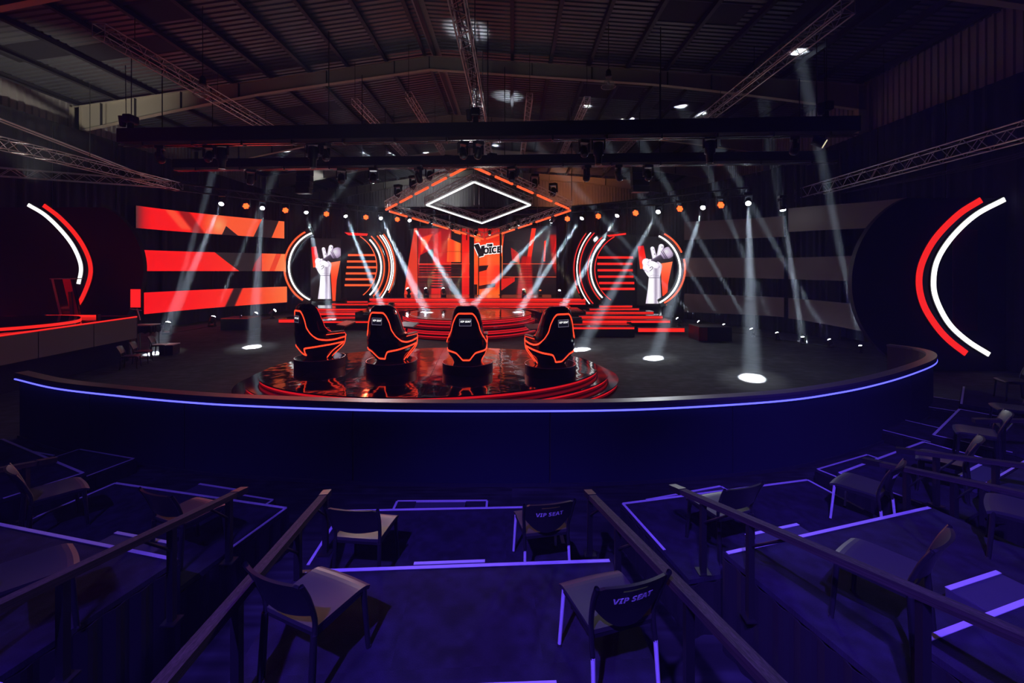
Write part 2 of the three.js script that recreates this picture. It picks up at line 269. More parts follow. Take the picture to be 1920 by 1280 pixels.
// pos: where the base is fixed; dir: where the beam goes; up = +1 stands on the floor, -1 hangs
function movingHead(label, pos, dir, up, lensMat, light, group, size = 1, name = 'moving_light') {
  const t = thing(name, label, 'stage light', pos, 0, group);
  const dh = V(dir.x, 0, dir.z).normalize(), turn = Math.atan2(dh.x, dh.z);
  t.rotation.y = turn; t.scale.setScalar(size);
  const flip = (g) => (up > 0 ? g : g.clone().rotateZ(Math.PI));
  part('base', flip(shared.base), M.black, t);
  part('yoke_arm', flip(shared.arm0), M.black, t); part('yoke_arm', flip(shared.arm1), M.black, t);
  const local = dir.clone().normalize().applyAxisAngle(V(0, 1, 0), -turn), q = new THREE.Quaternion().setFromUnitVectors(V(0, 1, 0), local);
  const head = part('head', shared.body, M.black, t); head.position.set(0, 0.42 * up, 0); head.quaternion.copy(q);
  const lens = part('lens', shared.lens, lensMat, t); lens.position.copy(head.position); lens.quaternion.copy(q);
  if (light) {
    const s = new THREE.SpotLight(light.color, light.I, 0, light.angle, light.pen ?? 0.35, 2); s.name = name + '_beam';
    const d = dir.clone().normalize(), c = V(pos.x, pos.y + 0.42 * up * size, pos.z).addScaledVector(d, 0.29 * size);
    s.position.copy(c); s.target.position.copy(c.clone().addScaledVector(d, 5)); s.castShadow = true; s.shadow.radius = light.soft ?? 5; scene.add(s, s.target);
    if (light.spill) { const w = new THREE.SpotLight(light.color, light.spill, 0, 0.1, 1, 2); w.name = name + '_spill'; w.position.copy(c); w.target.position.copy(s.target.position); w.castShadow = true; w.shadow.radius = 3; scene.add(w, w.target); }  // stray light round the beam
  }
  return t;
}
const ORD = ['first', 'second', 'third', 'fourth', 'fifth', 'sixth', 'seventh', 'eighth', 'ninth', 'tenth'];
const beamSpot = (I, angle, color = COOL, spill = 0) => ({ I, angle, color, spill });
// upper arc of white beams over the set: lens pixel, distance, where the beam lands
const aimHead = (label, px, py, d, target, up, light, lens, group, size = 1.15, name) => {
  const c = at(px, py, d), dir = target.clone().sub(c).normalize(), head = c.clone().addScaledVector(dir, -0.19 * size), pos = V(head.x, head.y - 0.42 * up * size, head.z);
  return movingHead(label, pos, dir, up, lens, light, group, size, name);
};
const topL = [[415, 382, 26.6, gnd(292, 662)], [492, 390, 28.5, gnd(474, 650)], [574, 398, 30.6, at(612, 555, 27)], [648, 405, 32.6, at(706, 548, 30)], [714, 409, 34, at(797, 580, 26.2)], [768, 413, 33.5, at(871, 572, 27.5)]];
const topR = [[1468, 393, 21.5, gnd(1506, 640)], [1403, 381, 23.1, gnd(1410, 708)], [1318, 389, 24.7, gnd(1226, 671)], [1234, 397, 26.6, gnd(1088, 655)], [1157, 404, 28.4, at(1040, 600, 24.5)], [1091, 409, 29.9, at(968, 590, 26)], [1034, 414, 31.5, at(893, 566, 29)]];
topL.forEach(([px, py, d, t], i) => aimHead(`white beam light hung on the set arc, ${ORD[i]} from the left end`, px, py, d, t, -1, beamSpot(i === 2 ? 200000 : i < 2 ? 110000 : 560000, 0.028, COOL, i < 2 ? 260 : 0), M.lens, 'white beams hung on the set arc'));
topR.forEach(([px, py, d, t], i) => aimHead(`white beam light hung on the set arc, ${ORD[i]} from the right end`, px, py, d, t, -1, beamSpot(i < 4 ? (i ? 150000 : 60000) : 520000, 0.028, COOL, i && i < 4 ? 260 : 0), M.lens, 'white beams hung on the set arc'));
// beams standing on the floor along the two side walls
const lowL = [[315, 605, 23.6, at(368, 430, 26)], [400, 594, 26.8, at(462, 450, 29.5)], [480, 587, 29.6, at(560, 470, 32)], [515, 582, 31.2, at(660, 470, 33)]];
const lowR = [[1613, 648, 18.4, at(1578, 480, 18.8)], [1555, 637, 19.6, at(1482, 510, 21.5)], [1505, 632, 20.3, at(1470, 420, 21.5)], [1457, 624, 21.6, at(1400, 490, 23)], [1409, 617, 22.8, at(1340, 500, 24.5)], [1357, 609, 24.3, at(1290, 505, 26)], [1310, 603, 25.8, at(1215, 500, 28)], [1270, 597, 27.3, at(1160, 490, 29)]];
const floorHead = (label, px, py, d, t, I, group) => { const c = at(px, py, d), dir = t.clone().sub(c).normalize(); return aimHead(label, px, py, d, t, 1, beamSpot(I, 0.024), M.lens, group, c.y / (0.42 + 0.19 * dir.y), 'floor_light'); };
lowL.forEach(([px, py, d, t], i) => floorHead(`white beam light standing before the red stripe screens, ${ORD[i]} from the left`, px, py, d, t, 60000, 'white beams on the floor at the left wall'));
lowR.forEach(([px, py, d, t], i) => floorHead(`white beam light standing before the grey stripe panels, ${ORD[i]} from the right`, px, py, d, t, 62000, 'white beams on the floor at the right wall'));
// round red washes between the white beams
const petal = (() => { const g = [cyl(0.05, 0.05, 0.02, 0, 0, 0, 10)]; for (let k = 0; k < 6; k++) g.push(cyl(0.05, 0.05, 0.02, 0.1 * Math.cos(k * 1.047), 0, 0.1 * Math.sin(k * 1.047), 10)); return merge(g); })();
const parBody = merge([new THREE.LatheGeometry([[0.001, -0.24], [0.1, -0.24], [0.16, -0.12], [0.18, 0.05], [0.17, 0.05], [0.16, 0.0], [0.001, 0.0]].map(([r, y]) => new THREE.Vector2(r, y)), 20)]), parYoke = merge([rbox(0.03, 0.42, 0.06, 0.01, 0.2, 0.16, 0), rbox(0.03, 0.42, 0.06, 0.01, -0.2, 0.16, 0), rbox(0.43, 0.03, 0.06, 0.01, 0, 0.37, 0)]);
function par(label, pos, dir) {
  const t = thing('wash_lamp', label, 'stage light', pos, 0, 'round red wash lamps on the set arc'), q = new THREE.Quaternion().setFromUnitVectors(V(0, 1, 0), dir.clone().normalize());
  t.scale.setScalar(1.25);
  part('yoke', parYoke, M.black, t); const b = part('body', parBody, M.black, t); b.quaternion.copy(q);
  const l = part('lens', petal, M.lensred, t); l.quaternion.copy(q); l.position.copy(dir.clone().normalize().multiplyScalar(0.02));
  const s = new THREE.SpotLight(new THREE.Color(1, 0.08, 0.03), 60, 0, 0.34, 0.8, 2); s.name = 'wash_lamp_light'; s.position.copy(pos).addScaledVector(dir.clone().normalize(), 0.12); s.target.position.copy(pos).addScaledVector(dir, 3); s.castShadow = true; s.shadow.radius = 6; scene.add(s, s.target);
}
[[461, 386, 27.6], [535, 394, 29.6], [612, 401, 31.6], [686, 407, 33.4], [745, 411, 34.6]].forEach(([px, py, d], i) => { const p = at(px, py, d); par(`round red wash lamp on the set arc, ${ORD[i]} from the left end`, p, V(-2.5 - p.x, 0.3 - p.y, -14 - p.z).normalize()); });
[[1352, 384, 23.9], [1275, 391, 25.6], [1192, 399, 27.5], [1122, 405, 29.2], [1064, 410, 30.6]].forEach(([px, py, d], i) => { const p = at(px, py, d); par(`round red wash lamp on the set arc, ${ORD[i]} from the right end`, p, V(-2.5 - p.x, 0.3 - p.y, -14 - p.z).normalize()); });
{ // the pipe arc they hang from
  const t = thing('curved_truss', 'dark curved pipe carrying the white and red lights over the set', 'truss');
  const pts = [[300, 352, 24.6], [415, 366, 26.8], [492, 375, 28.7], [574, 384, 30.8], [648, 392, 32.8], [714, 397, 34.2], [800, 401, 34.6], [900, 402, 34], [1000, 401, 32.4], [1091, 396, 30.1], [1157, 391, 28.6], [1234, 383, 26.8], [1318, 374, 24.9], [1403, 365, 23.3]].map((a) => at(...a));
  part('tube', tube(pts, 0.05, 90, 6), M.black, t);
  part('tube', tube(pts.map((p) => p.clone().setY(p.y + 0.4)), 0.05, 90, 6), M.black, t);
  part('bracing', Array.from({ length: 60 }, (_, i) => { const c = new THREE.CatmullRomCurve3(pts); const a = c.getPoint(i / 60), b = c.getPoint((i + 1) / 60); return i % 2 ? rod(a, b.setY(b.y + 0.4), 0.018, 4) : rod(a.setY(a.y + 0.4), b, 0.018, 4); }), M.black, t);
  for (const k of [0.12, 0.35, 0.6, 0.85]) { const p = new THREE.CatmullRomCurve3(pts).getPoint(k); hang(t, p.x, p.y + 0.4, p.z, rafterY(p.x) - 0.8); }
}
// fixtures hanging unlit under the two black beams
const down = V(0.05, -1, 0.12);
const onB = (a, b, px, dy) => { const k = (px - (a.x * -F / a.z + CX)) / ((b.x * -F / b.z) - (a.x * -F / a.z)); const w = k * (-a.z) / (k * -a.z + (1 - k) * -b.z); const p = a.clone().lerp(b, w); p.y -= dy; return p; };
function profile(label, pos, len, r) {                    // long spot lamp pointing straight down
  const t = thing('profile_spot', label, 'stage light', pos, 0, 'large spots under the black beams');
  part('bracket', [rbox(0.5, 0.07, 0.2, 0.02, 0, -0.04, 0), rbox(0.05, 0.4, 0.12, 0.02, 0.24, -0.22, 0), rbox(0.05, 0.4, 0.12, 0.02, -0.24, -0.22, 0)], M.black, t);
  part('body', new THREE.LatheGeometry([[0.001, -0.14], [r, -0.14], [r * 1.04, -0.2], [r * 1.04, -len * 0.62], [r * 0.8, -len * 0.64], [r * 0.62, -len], [r * 0.56, -len], [r * 0.56, -len + 0.04]].map(([a, y]) => new THREE.Vector2(a, y)), 20), M.black, t);
  part('lens', cyl(r * 0.56, r * 0.56, 0.02, 0, -len + 0.05, 0), M.lensoff, t);
  part('rim', new THREE.TorusGeometry(r * 0.6, 0.014, 6, 24).rotateX(Math.PI / 2).translate(0, -len, 0), M.chrome, t);
  return t;
}
const big = [[416, B1a, B1b, 0.4, 'first of four from the left'], [587, B1a, B1b, 0.4, 'second of four from the left'], [1122, B1a, B1b, 0.4, 'third of four from the left'], [1331, B1a, B1b, 0.4, 'last of four from the left']];
for (const [px, a, b, dy, w] of big) profile(`large black spot pointing down from the nearer beam, ${w}`, onB(a, b, px, dy), 0.98, 0.19);
[[392, 0.42], [610, 0.42], [897, 0.42], [868, 0.42], [1095, 0.42], [1490, 0.42], [300, 0.42]].forEach(([px, dy], i) => movingHead(`unlit moving light under the nearer black beam, ${['beside the leftmost large spot', 'just right of the second large spot', 'right one below the cable-wrapped truss', 'left one below the cable-wrapped truss', 'just left of the third large spot', 'toward the right end', 'at the far left end'][i]}`, onB(B1a, B1b, px, dy), down.clone().add(V(0.3 * Math.sin(i * 2.3), 0, 0.4 * Math.cos(i * 1.7))), -1, M.lensoff, null, 'unlit moving lights under the nearer beam', 1.05));
[[700, 0.3], [785, 0.3], [960, 0.3], [1100, 0.3], [1160, 0.3], [1215, 0.3], [470, 0.3], [640, 0.3]].forEach(([px, dy], i) => movingHead(`unlit moving light under the farther black beam, ${['just left of the red diamond', 'before the left side of the red diamond', 'before the right side of the red diamond', 'just right of the red diamond', 'second to the right of the red diamond', 'beside the right loudspeaker', 'leftmost of its row', 'beside the left loudspeaker'][i]}`, onB(B2a, B2b, px, dy), down.clone().add(V(0.3 * Math.sin(i * 1.9), 0, 0.4 * Math.cos(i * 2.7))), -1, M.lensoff, null, 'unlit moving lights under the farther beam', 1.15));
{ // fresnel with a pale rim at the right end of the near beam
  const p = onB(B1a, B1b, 1535, 0.42), t = thing('fresnel_lamp', 'black lamp with pale ring lens at the right end of the nearer beam', 'stage light', p);
  const q = new THREE.Quaternion().setFromUnitVectors(V(0, 1, 0), V(0.75, -0.5, 0.45).normalize());
  const b = part('body', [cyl(0.18, 0.18, 0.4, 0, 0.0, 0)], M.black, t); b.quaternion.copy(q); b.position.set(0, -0.2, 0);
  const r = part('rim', new THREE.TorusGeometry(0.15, 0.018, 6, 24).rotateX(Math.PI / 2), glow(1, 0.9, 0.6, 0.8), t); r.quaternion.copy(q); r.position.set(0, -0.2, 0).addScaledVector(V(0.75, -0.5, 0.45).normalize(), 0.21);
  part('yoke', [rbox(0.42, 0.04, 0.08, 0.01, 0, 0.02, 0), rbox(0.03, 0.3, 0.08, 0.01, 0.2, -0.13, 0), rbox(0.03, 0.3, 0.08, 0.01, -0.2, -0.13, 0)], M.black, t);
}
// hoists on top of the beams
for (const [px, a, b, label] of [[245, B1a, B1b, 'chain hoist lump over the left end of the nearer beam'], [1548, B1a, B1b, 'chain hoist lump over the right end of the nearer beam'], [892, B1a, B1b, 'chain hoist on the nearer beam below the roof ridge']]) {
  const p = onB(a, b, px, -0.28), t = thing('chain_hoist', label, 'hoist', p);
  part('motor', [rbox(0.34, 0.34, 0.5, 0.06, 0, 0.42, 0), cyl(0.12, 0.1, 0.4, 0, 0.2, 0)], M.black, t); part('chain', [rod(V(0.03, 0.6, 0), V(0.03, 3, 0), 0.018, 5), rod(V(-0.1, 0.5, 0.1), V(-0.13, 2.6, 0.1), 0.014, 5)], M.rubber, t); part('chain_bag', [cyl(0.1, 0.15, 0.4, -0.24, 0.3, 0.1)], M.rubber, t);
}
// loudspeaker clusters
function speakers(label, px, py, d, n, w) {
  const p = at(px, py, d), t = thing('line_array', label, 'loudspeaker', p);
  for (let k = 0; k < n; k++) { part('cabinet', rbox(w, 0.36, 0.5, 0.03, 0, -0.2 - 0.38 * k, 0.02 * k * k), M.black, t); part('grille', box(w * 0.9, 0.28, 0.02, 0, -0.2 - 0.38 * k, 0.26 + 0.02 * k * k), M.rubber, t); }
  part('flying_frame', rbox(w, 0.06, 0.5, 0.02, 0, 0.02, 0), M.black, t); hang(t, 0, 0.04, 0, 12.5 - p.y, 0.025);
}
speakers('black loudspeaker cluster hanging left of the red diamond', 572, 318, 27, 4, 0.85);
speakers('black loudspeaker cluster hanging right of the red diamond', 1199, 312, 25, 4, 0.95);

// the tilted diamond of red and white light lines over the stage
{
  const C = V(-2.07, 7.22, -27), ex = V(1, 0, 0), ez = V(0, 0.25, 0.968).normalize();         // ez points to the audience and up
  const P = (a, b, up = 0) => C.clone().addScaledVector(ex, a).addScaledVector(ez, b).add(V(0, up, 0));
  const t = thing('light_diamond', 'large tilted diamond of trusses outlined by red light bars above the stage', 'truss');
  const R = 5.75, q = [P(0, R), P(R, 0), P(0, -R), P(-R, 0)];
  for (let k = 0; k < 4; k++) {
    const a = q[k], b = q[(k + 1) % 4];
    const g = new THREE.Group(); g.name = 'truss_side'; t.add(g);
    trussParts(a.clone().lerp(b, 0.03).add(V(0, 0.22, 0)), a.clone().lerp(b, 0.97).add(V(0, 0.22, 0)), 0.36, 0.4, 0.022, g);
    for (let j = 0; j < 5; j++) part('red_light_bar', bar(a.clone().lerp(b, 0.01 + 0.2 * j).add(V(0, -0.06, 0)), a.clone().lerp(b, 0.165 + 0.2 * j).add(V(0, -0.06, 0)), 0.1, 0.1), M.orangeled, t);
  }
  const w = thing('light_diamond', 'smaller diamond of white light lines inside the red diamond', 'truss'), r = 3.2, s = [P(0, r, 0.25), P(r, 0, 0.25), P(0, -r, 0.25), P(-r, 0, 0.25)];
  for (let k = 0; k < 4; k++) {
    const a = s[k], b = s[(k + 1) % 4], g = new THREE.Group(); g.name = 'truss_side'; w.add(g);
    trussParts(a.clone().add(V(0, 0.26, 0)), b.clone().add(V(0, 0.26, 0)), 0.36, 0.4, 0.022, g);
    part('white_light_bar', bar(a, b, 0.09, 0.06), M.white, w);
    part('cover', bar(a.clone().add(V(0, 0.06, 0)), b.clone().add(V(0, 0.06, 0)), 0.3, 0.02), M.black, w);
  }
  for (const [a, b] of [[0, R], [R, 0], [0, -R], [-R, 0]]) { const p = P(a, b); hang(t, p.x, p.y + 0.4, p.z, rafterY(p.x) - 0.2, 0.02); }
  part('mast', [rod(P(0.05, 0.2, 0.2), P(0.05, 0.2, 6), 0.03, 6), rod(P(-0.25, 0.2, 0.2), P(-0.25, 0.2, 6), 0.03, 6)], M.alu, w);
  // fixtures between the red bars
  const names = ['near right', 'far right', 'far left', 'near left'];
  for (let k = 0; k < 4; k++) for (let j = 1; j < 5; j++) {
    const p = q[k].clone().lerp(q[(k + 1) % 4], 0.2 * j - 0.017), far = k === 1 || k === 2;
    if (!far) { movingHead(`unlit moving light on the ${names[k]} side of the red diamond, ${ORD[j - 1]} from ${k === 3 ? 'outer corner' : 'near corner'}`, p.clone().add(V(0, 1.05, 0)), V(0.2 * Math.sin(k + j), -1, 0.3), -1, M.lensoff, null, 'unlit lights on the red diamond', 1.2); continue; }
  }
  // small lit ones along the far sides: pixel, aim, colour
  const small = [[809, 417, at(833, 560, 36.5), COOL, 72000, 'white'], [847, 429, at(800, 540, 35.5), WARM, 48000, 'warm'], [891, 440, at(850, 560, 35.5), WARM, 48000, 'warm'], [918, 439, at(917, 556, 34.5), WARM, 60000, 'amber'], [955, 428, at(985, 545, 35), WARM, 54000, 'amber'], [972, 420, at(978, 548, 36), COOL, 90000, 'white'], [992, 418, at(1062, 520, 34.5), WARM, 36000, 'amber'], [1034, 416, at(1004, 548, 33.4), COOL, 90000, 'white']];
  small.forEach(([px, py, tg, color, I, w2], i) => aimHead(`${w2} beam light under the far sides of the red diamond, ${ORD[i]} from the left`, px, py, 31.2 - Math.abs(px - 905) * 0.02, tg, -1, { I, angle: 0.036, color, pen: 0.5 }, color === COOL ? M.lens : M.lenswarm, 'lit beams under the red diamond', 0.8));
}
// high-bay lamps
function highBay(label, px, py, d) {
  const p = at(px, py, d), t = thing('pendant_lamp', label, 'lamp', p, 0, 'high-bay lamps hung from the roof');
  const glass = new THREE.MeshPhysicalMaterial({ color: 0xffffff, roughness: 0.12, transmission: 0.85, thickness: 0, side: THREE.DoubleSide });
  part('reflector', new THREE.LatheGeometry([[0.06, 0.34], [0.1, 0.3], [0.17, 0.18], [0.26, 0.03], [0.29, -0.06], [0.3, -0.06]].map(([r, y]) => new THREE.Vector2(r, y)), 28), glass, t);
  part('rim', new THREE.TorusGeometry(0.295, 0.01, 6, 28).rotateX(Math.PI / 2).translate(0, -0.06, 0), M.chrome, t);
  part('ballast', [cyl(0.1, 0.11, 0.24, 0, 0.46, 0), cyl(0.07, 0.07, 0.06, 0, 0.61, 0), cyl(0.13, 0.13, 0.02, 0, 0.36, 0), cyl(0.13, 0.13, 0.02, 0, 0.43, 0)], M.black, t);
  part('bulb', [new THREE.SphereGeometry(0.06, 12, 10).translate(0, 0.12, 0)], M.chrome, t);
  hang(t, 0, 0.64, 0, rafterY(p.x) - p.y - 0.05, 0.014);
}
highBay('glass high-bay lamp hanging before the left truss', 380, 176, 16);
highBay('glass high-bay lamp hanging before the roof beam right of the ridge', 1141, 160, 18);
highBay('small bright high-bay lamp seen between the two black beams', 1071, 286, 30);
// ---------------------------------------------------------------- screens
function canvas(w, h, draw) { const c = document.createElement('canvas'); c.width = w; c.height = h; draw(c.getContext('2d'), w, h); const t = new THREE.CanvasTexture(c); t.colorSpace = THREE.SRGBColorSpace; t.magFilter = THREE.LinearFilter; return t; }
const screenMat = (tex, k) => { const m = new THREE.MeshStandardMaterial({ roughness: 0.5, emissiveMap: tex, emissiveIntensity: k }); m.color.setRGB(0.02, 0.02, 0.02); m.emissive.setRGB(1, 1, 1); return m; };
const poly = (g, fill, ...p) => { g.fillStyle = fill; g.beginPath(); p.forEach(([x, y], i) => (i ? g.lineTo(x, y) : g.moveTo(x, y))); g.closePath(); g.fill(); };
// left stripe screens: three bands of one moving picture; canvas spans photo columns 255..537 and heights 0.9..7.3 m
const stripeTex = canvas(1128, 640, (g, w, h) => {
  const X = (px) => (px - 255) * 4, yy = (m) => h - (m - 0.9) / 6.4 * h;
  let q = g.createLinearGradient(0, 0, w, 0); q.addColorStop(0, '#fb0508'); q.addColorStop(0.35, '#ff1410'); q.addColorStop(0.62, '#ff2a18'); q.addColorStop(0.8, '#ff4520'); q.addColorStop(1, '#ff7038'); g.fillStyle = q; g.fillRect(0, 0, w, h);
  // top band
  q = g.createLinearGradient(0, 0, X(290), 0); q.addColorStop(0, 'rgba(70,40,44,0.95)'); q.addColorStop(0.45, 'rgba(190,20,20,0.55)'); q.addColorStop(1, 'rgba(255,0,0,0)'); g.fillStyle = q; g.fillRect(0, 0, X(300), h * 0.26);
  q = g.createRadialGradient(X(410), yy(6.5), 10, X(412), yy(6.4), 190); q.addColorStop(0, 'rgba(255,150,95,1)'); q.addColorStop(0.5, 'rgba(255,90,48,0.8)'); q.addColorStop(1, 'rgba(255,60,30,0)'); g.fillStyle = q; g.fillRect(X(340), 0, w, h * 0.27);
  q = g.createLinearGradient(X(342), yy(7.2), X(352), yy(6.9)); g.save(); g.filter = 'blur(7px)'; poly(g, 'rgba(120,8,4,0.75)', [X(330), yy(7.35)], [X(350), yy(7.35)], [X(385), yy(5.8)], [X(362), yy(5.8)]); poly(g, 'rgba(255,95,55,0.75)', [X(300), yy(7.4)], [X(320), yy(7.4)], [X(362), yy(6.0)], [X(340), yy(6.0)]); g.restore();
  poly(g, '#2a1214', [X(424), yy(6.5)], [X(415), yy(5.8)], [X(450), yy(5.8)]);
  poly(g, '#ff5a30', [X(430), yy(7.3)], [X(487), yy(7.3)], [X(476), yy(5.8)], [X(450), yy(5.8)], [X(424), yy(6.5)]);
  poly(g, '#241618', [X(492), yy(7.3)], [X(523), yy(7.3)], [X(508), yy(5.8)], [X(474), yy(5.8)]);
  // middle band
  poly(g, '#22181a', [X(399), yy(4.75)], [X(491), yy(4.75)], [X(491), yy(3.3)], [X(452), yy(3.3)]); q = g.createLinearGradient(X(486), 0, X(537), 0); q.addColorStop(0, '#ff4a22'); q.addColorStop(1, '#ff8a4c'); g.fillStyle = q; g.fillRect(X(491), yy(4.8), X(540) - X(491), yy(3.3) - yy(4.8)); poly(g, 'rgba(235,50,20,0.8)', [X(518), yy(4.75)], [X(528), yy(4.75)], [X(514), yy(3.3)], [X(504), yy(3.3)]);
  poly(g, 'rgba(200,12,8,0.7)', [X(478), yy(4.0)], [X(491), yy(4.7)], [X(491), yy(3.3)], [X(472), yy(3.3)]);
  // bottom band
  g.save(); g.filter = 'blur(5px)'; poly(g, '#280d10', [X(440), yy(2.3)], [X(456), yy(2.3)], [X(438), yy(0.8)], [X(420), yy(0.8)]); g.restore();
});
const stripeMat = screenMat(stripeTex, 1.0);
// a curved band between a near and a far end; uvs from the picture above
function stripe(name, label, cat, ends, y, mat, thick, uvOf, group) {
  const [a, b, sag] = ends, n = 16, dir = b.clone().sub(a).setY(0), nrm = V(-dir.z, 0, dir.x).normalize(), t = thing(name, label, cat, [0, 0, 0], 0, group);
  const P = (k, top, off) => a.clone().lerp(b, k).addScaledVector(nrm, sag * 4 * k * (1 - k) + off).setY(interp([[0, y[0][top]], [1, y[1][top]]], k));
  const face = [], uv = [], body = [];
  for (let i = 0; i < n; i++) { const k0 = i / n, k1 = (i + 1) / n, q = [P(k0, 0, 0), P(k1, 0, 0), P(k1, 1, 0), P(k0, 1, 0)]; face.push(quad(...q)); for (const s of [0, 1, 2, 0, 2, 3]) uv.push(...uvOf(q[s])); }
  const g = merge(face); g.setAttribute('uv', new THREE.Float32BufferAttribute(uv, 2)); part('display', g, mat, t);
  const s = Math.sign(thick), back = slab((u, v) => P(u, v ? 1 : 0, thick * 0.08), (u, v) => P(u, v ? 1 : 0, thick), n, 1); part('housing', back, M.black, t); void s; void body;
  return t;
}
{
  const uvL = (p) => [((p.x * -F / p.z + CX) - 255) / 282, (p.y - 0.9) / 6.4];
  const A = (px, d) => at(px, CY, d);
  const rows = [['top', [255, 24.5], [533, 34.3], [[5.83, 7.08], [5.93, 7.26]]], ['middle', [262, 24.6], [536, 34.3], [[3.41, 4.6], [3.37, 4.71]]], ['bottom', [270, 24.7], [538, 34.3], [[0.97, 2.19], [0.93, 2.16]]]];
  for (const [w, n, f, y] of rows) stripe('stripe_screen', `glowing red and orange stripe screen on the left wall, ${w} of three`, 'screen', [A(...n), A(...f), -0.5], y, stripeMat, -0.14, uvL, 'red stripe screens');
  const off = (p) => [p.z / 2, p.y / 2];
  const rr = [['top', [[5.22, 6.31], [5.48, 6.68]], [[5.2, 6.28], [5.42, 6.62]]], ['middle', [[3.0, 4.13], [3.02, 4.28]], [[2.98, 4.1], [3.0, 4.1]]], ['bottom', [[1.0, 2.02], [0.66, 1.87]], [[0.78, 1.96], [1.0, 2.03]]]];
  for (const [w, yf, yn] of rr) {
    stripe('stripe_display', `unlit grey-brown stripe panel on the right wall, ${w} row, farther piece`, 'panel', [at(1470, CY, 22.9), at(1283, CY, 29.4), 0.25], yf, M.ledoff, 0.14, off, 'unlit stripe panels');
    stripe('stripe_display', `unlit grey-brown stripe panel on the right wall, ${w} row, piece beside the arc panel`, 'panel', [at(1700, CY, 16.9), at(1478, CY, 22.4), 0.2], yn, M.ledoff, 0.14, off, 'unlit stripe panels');
  }
}
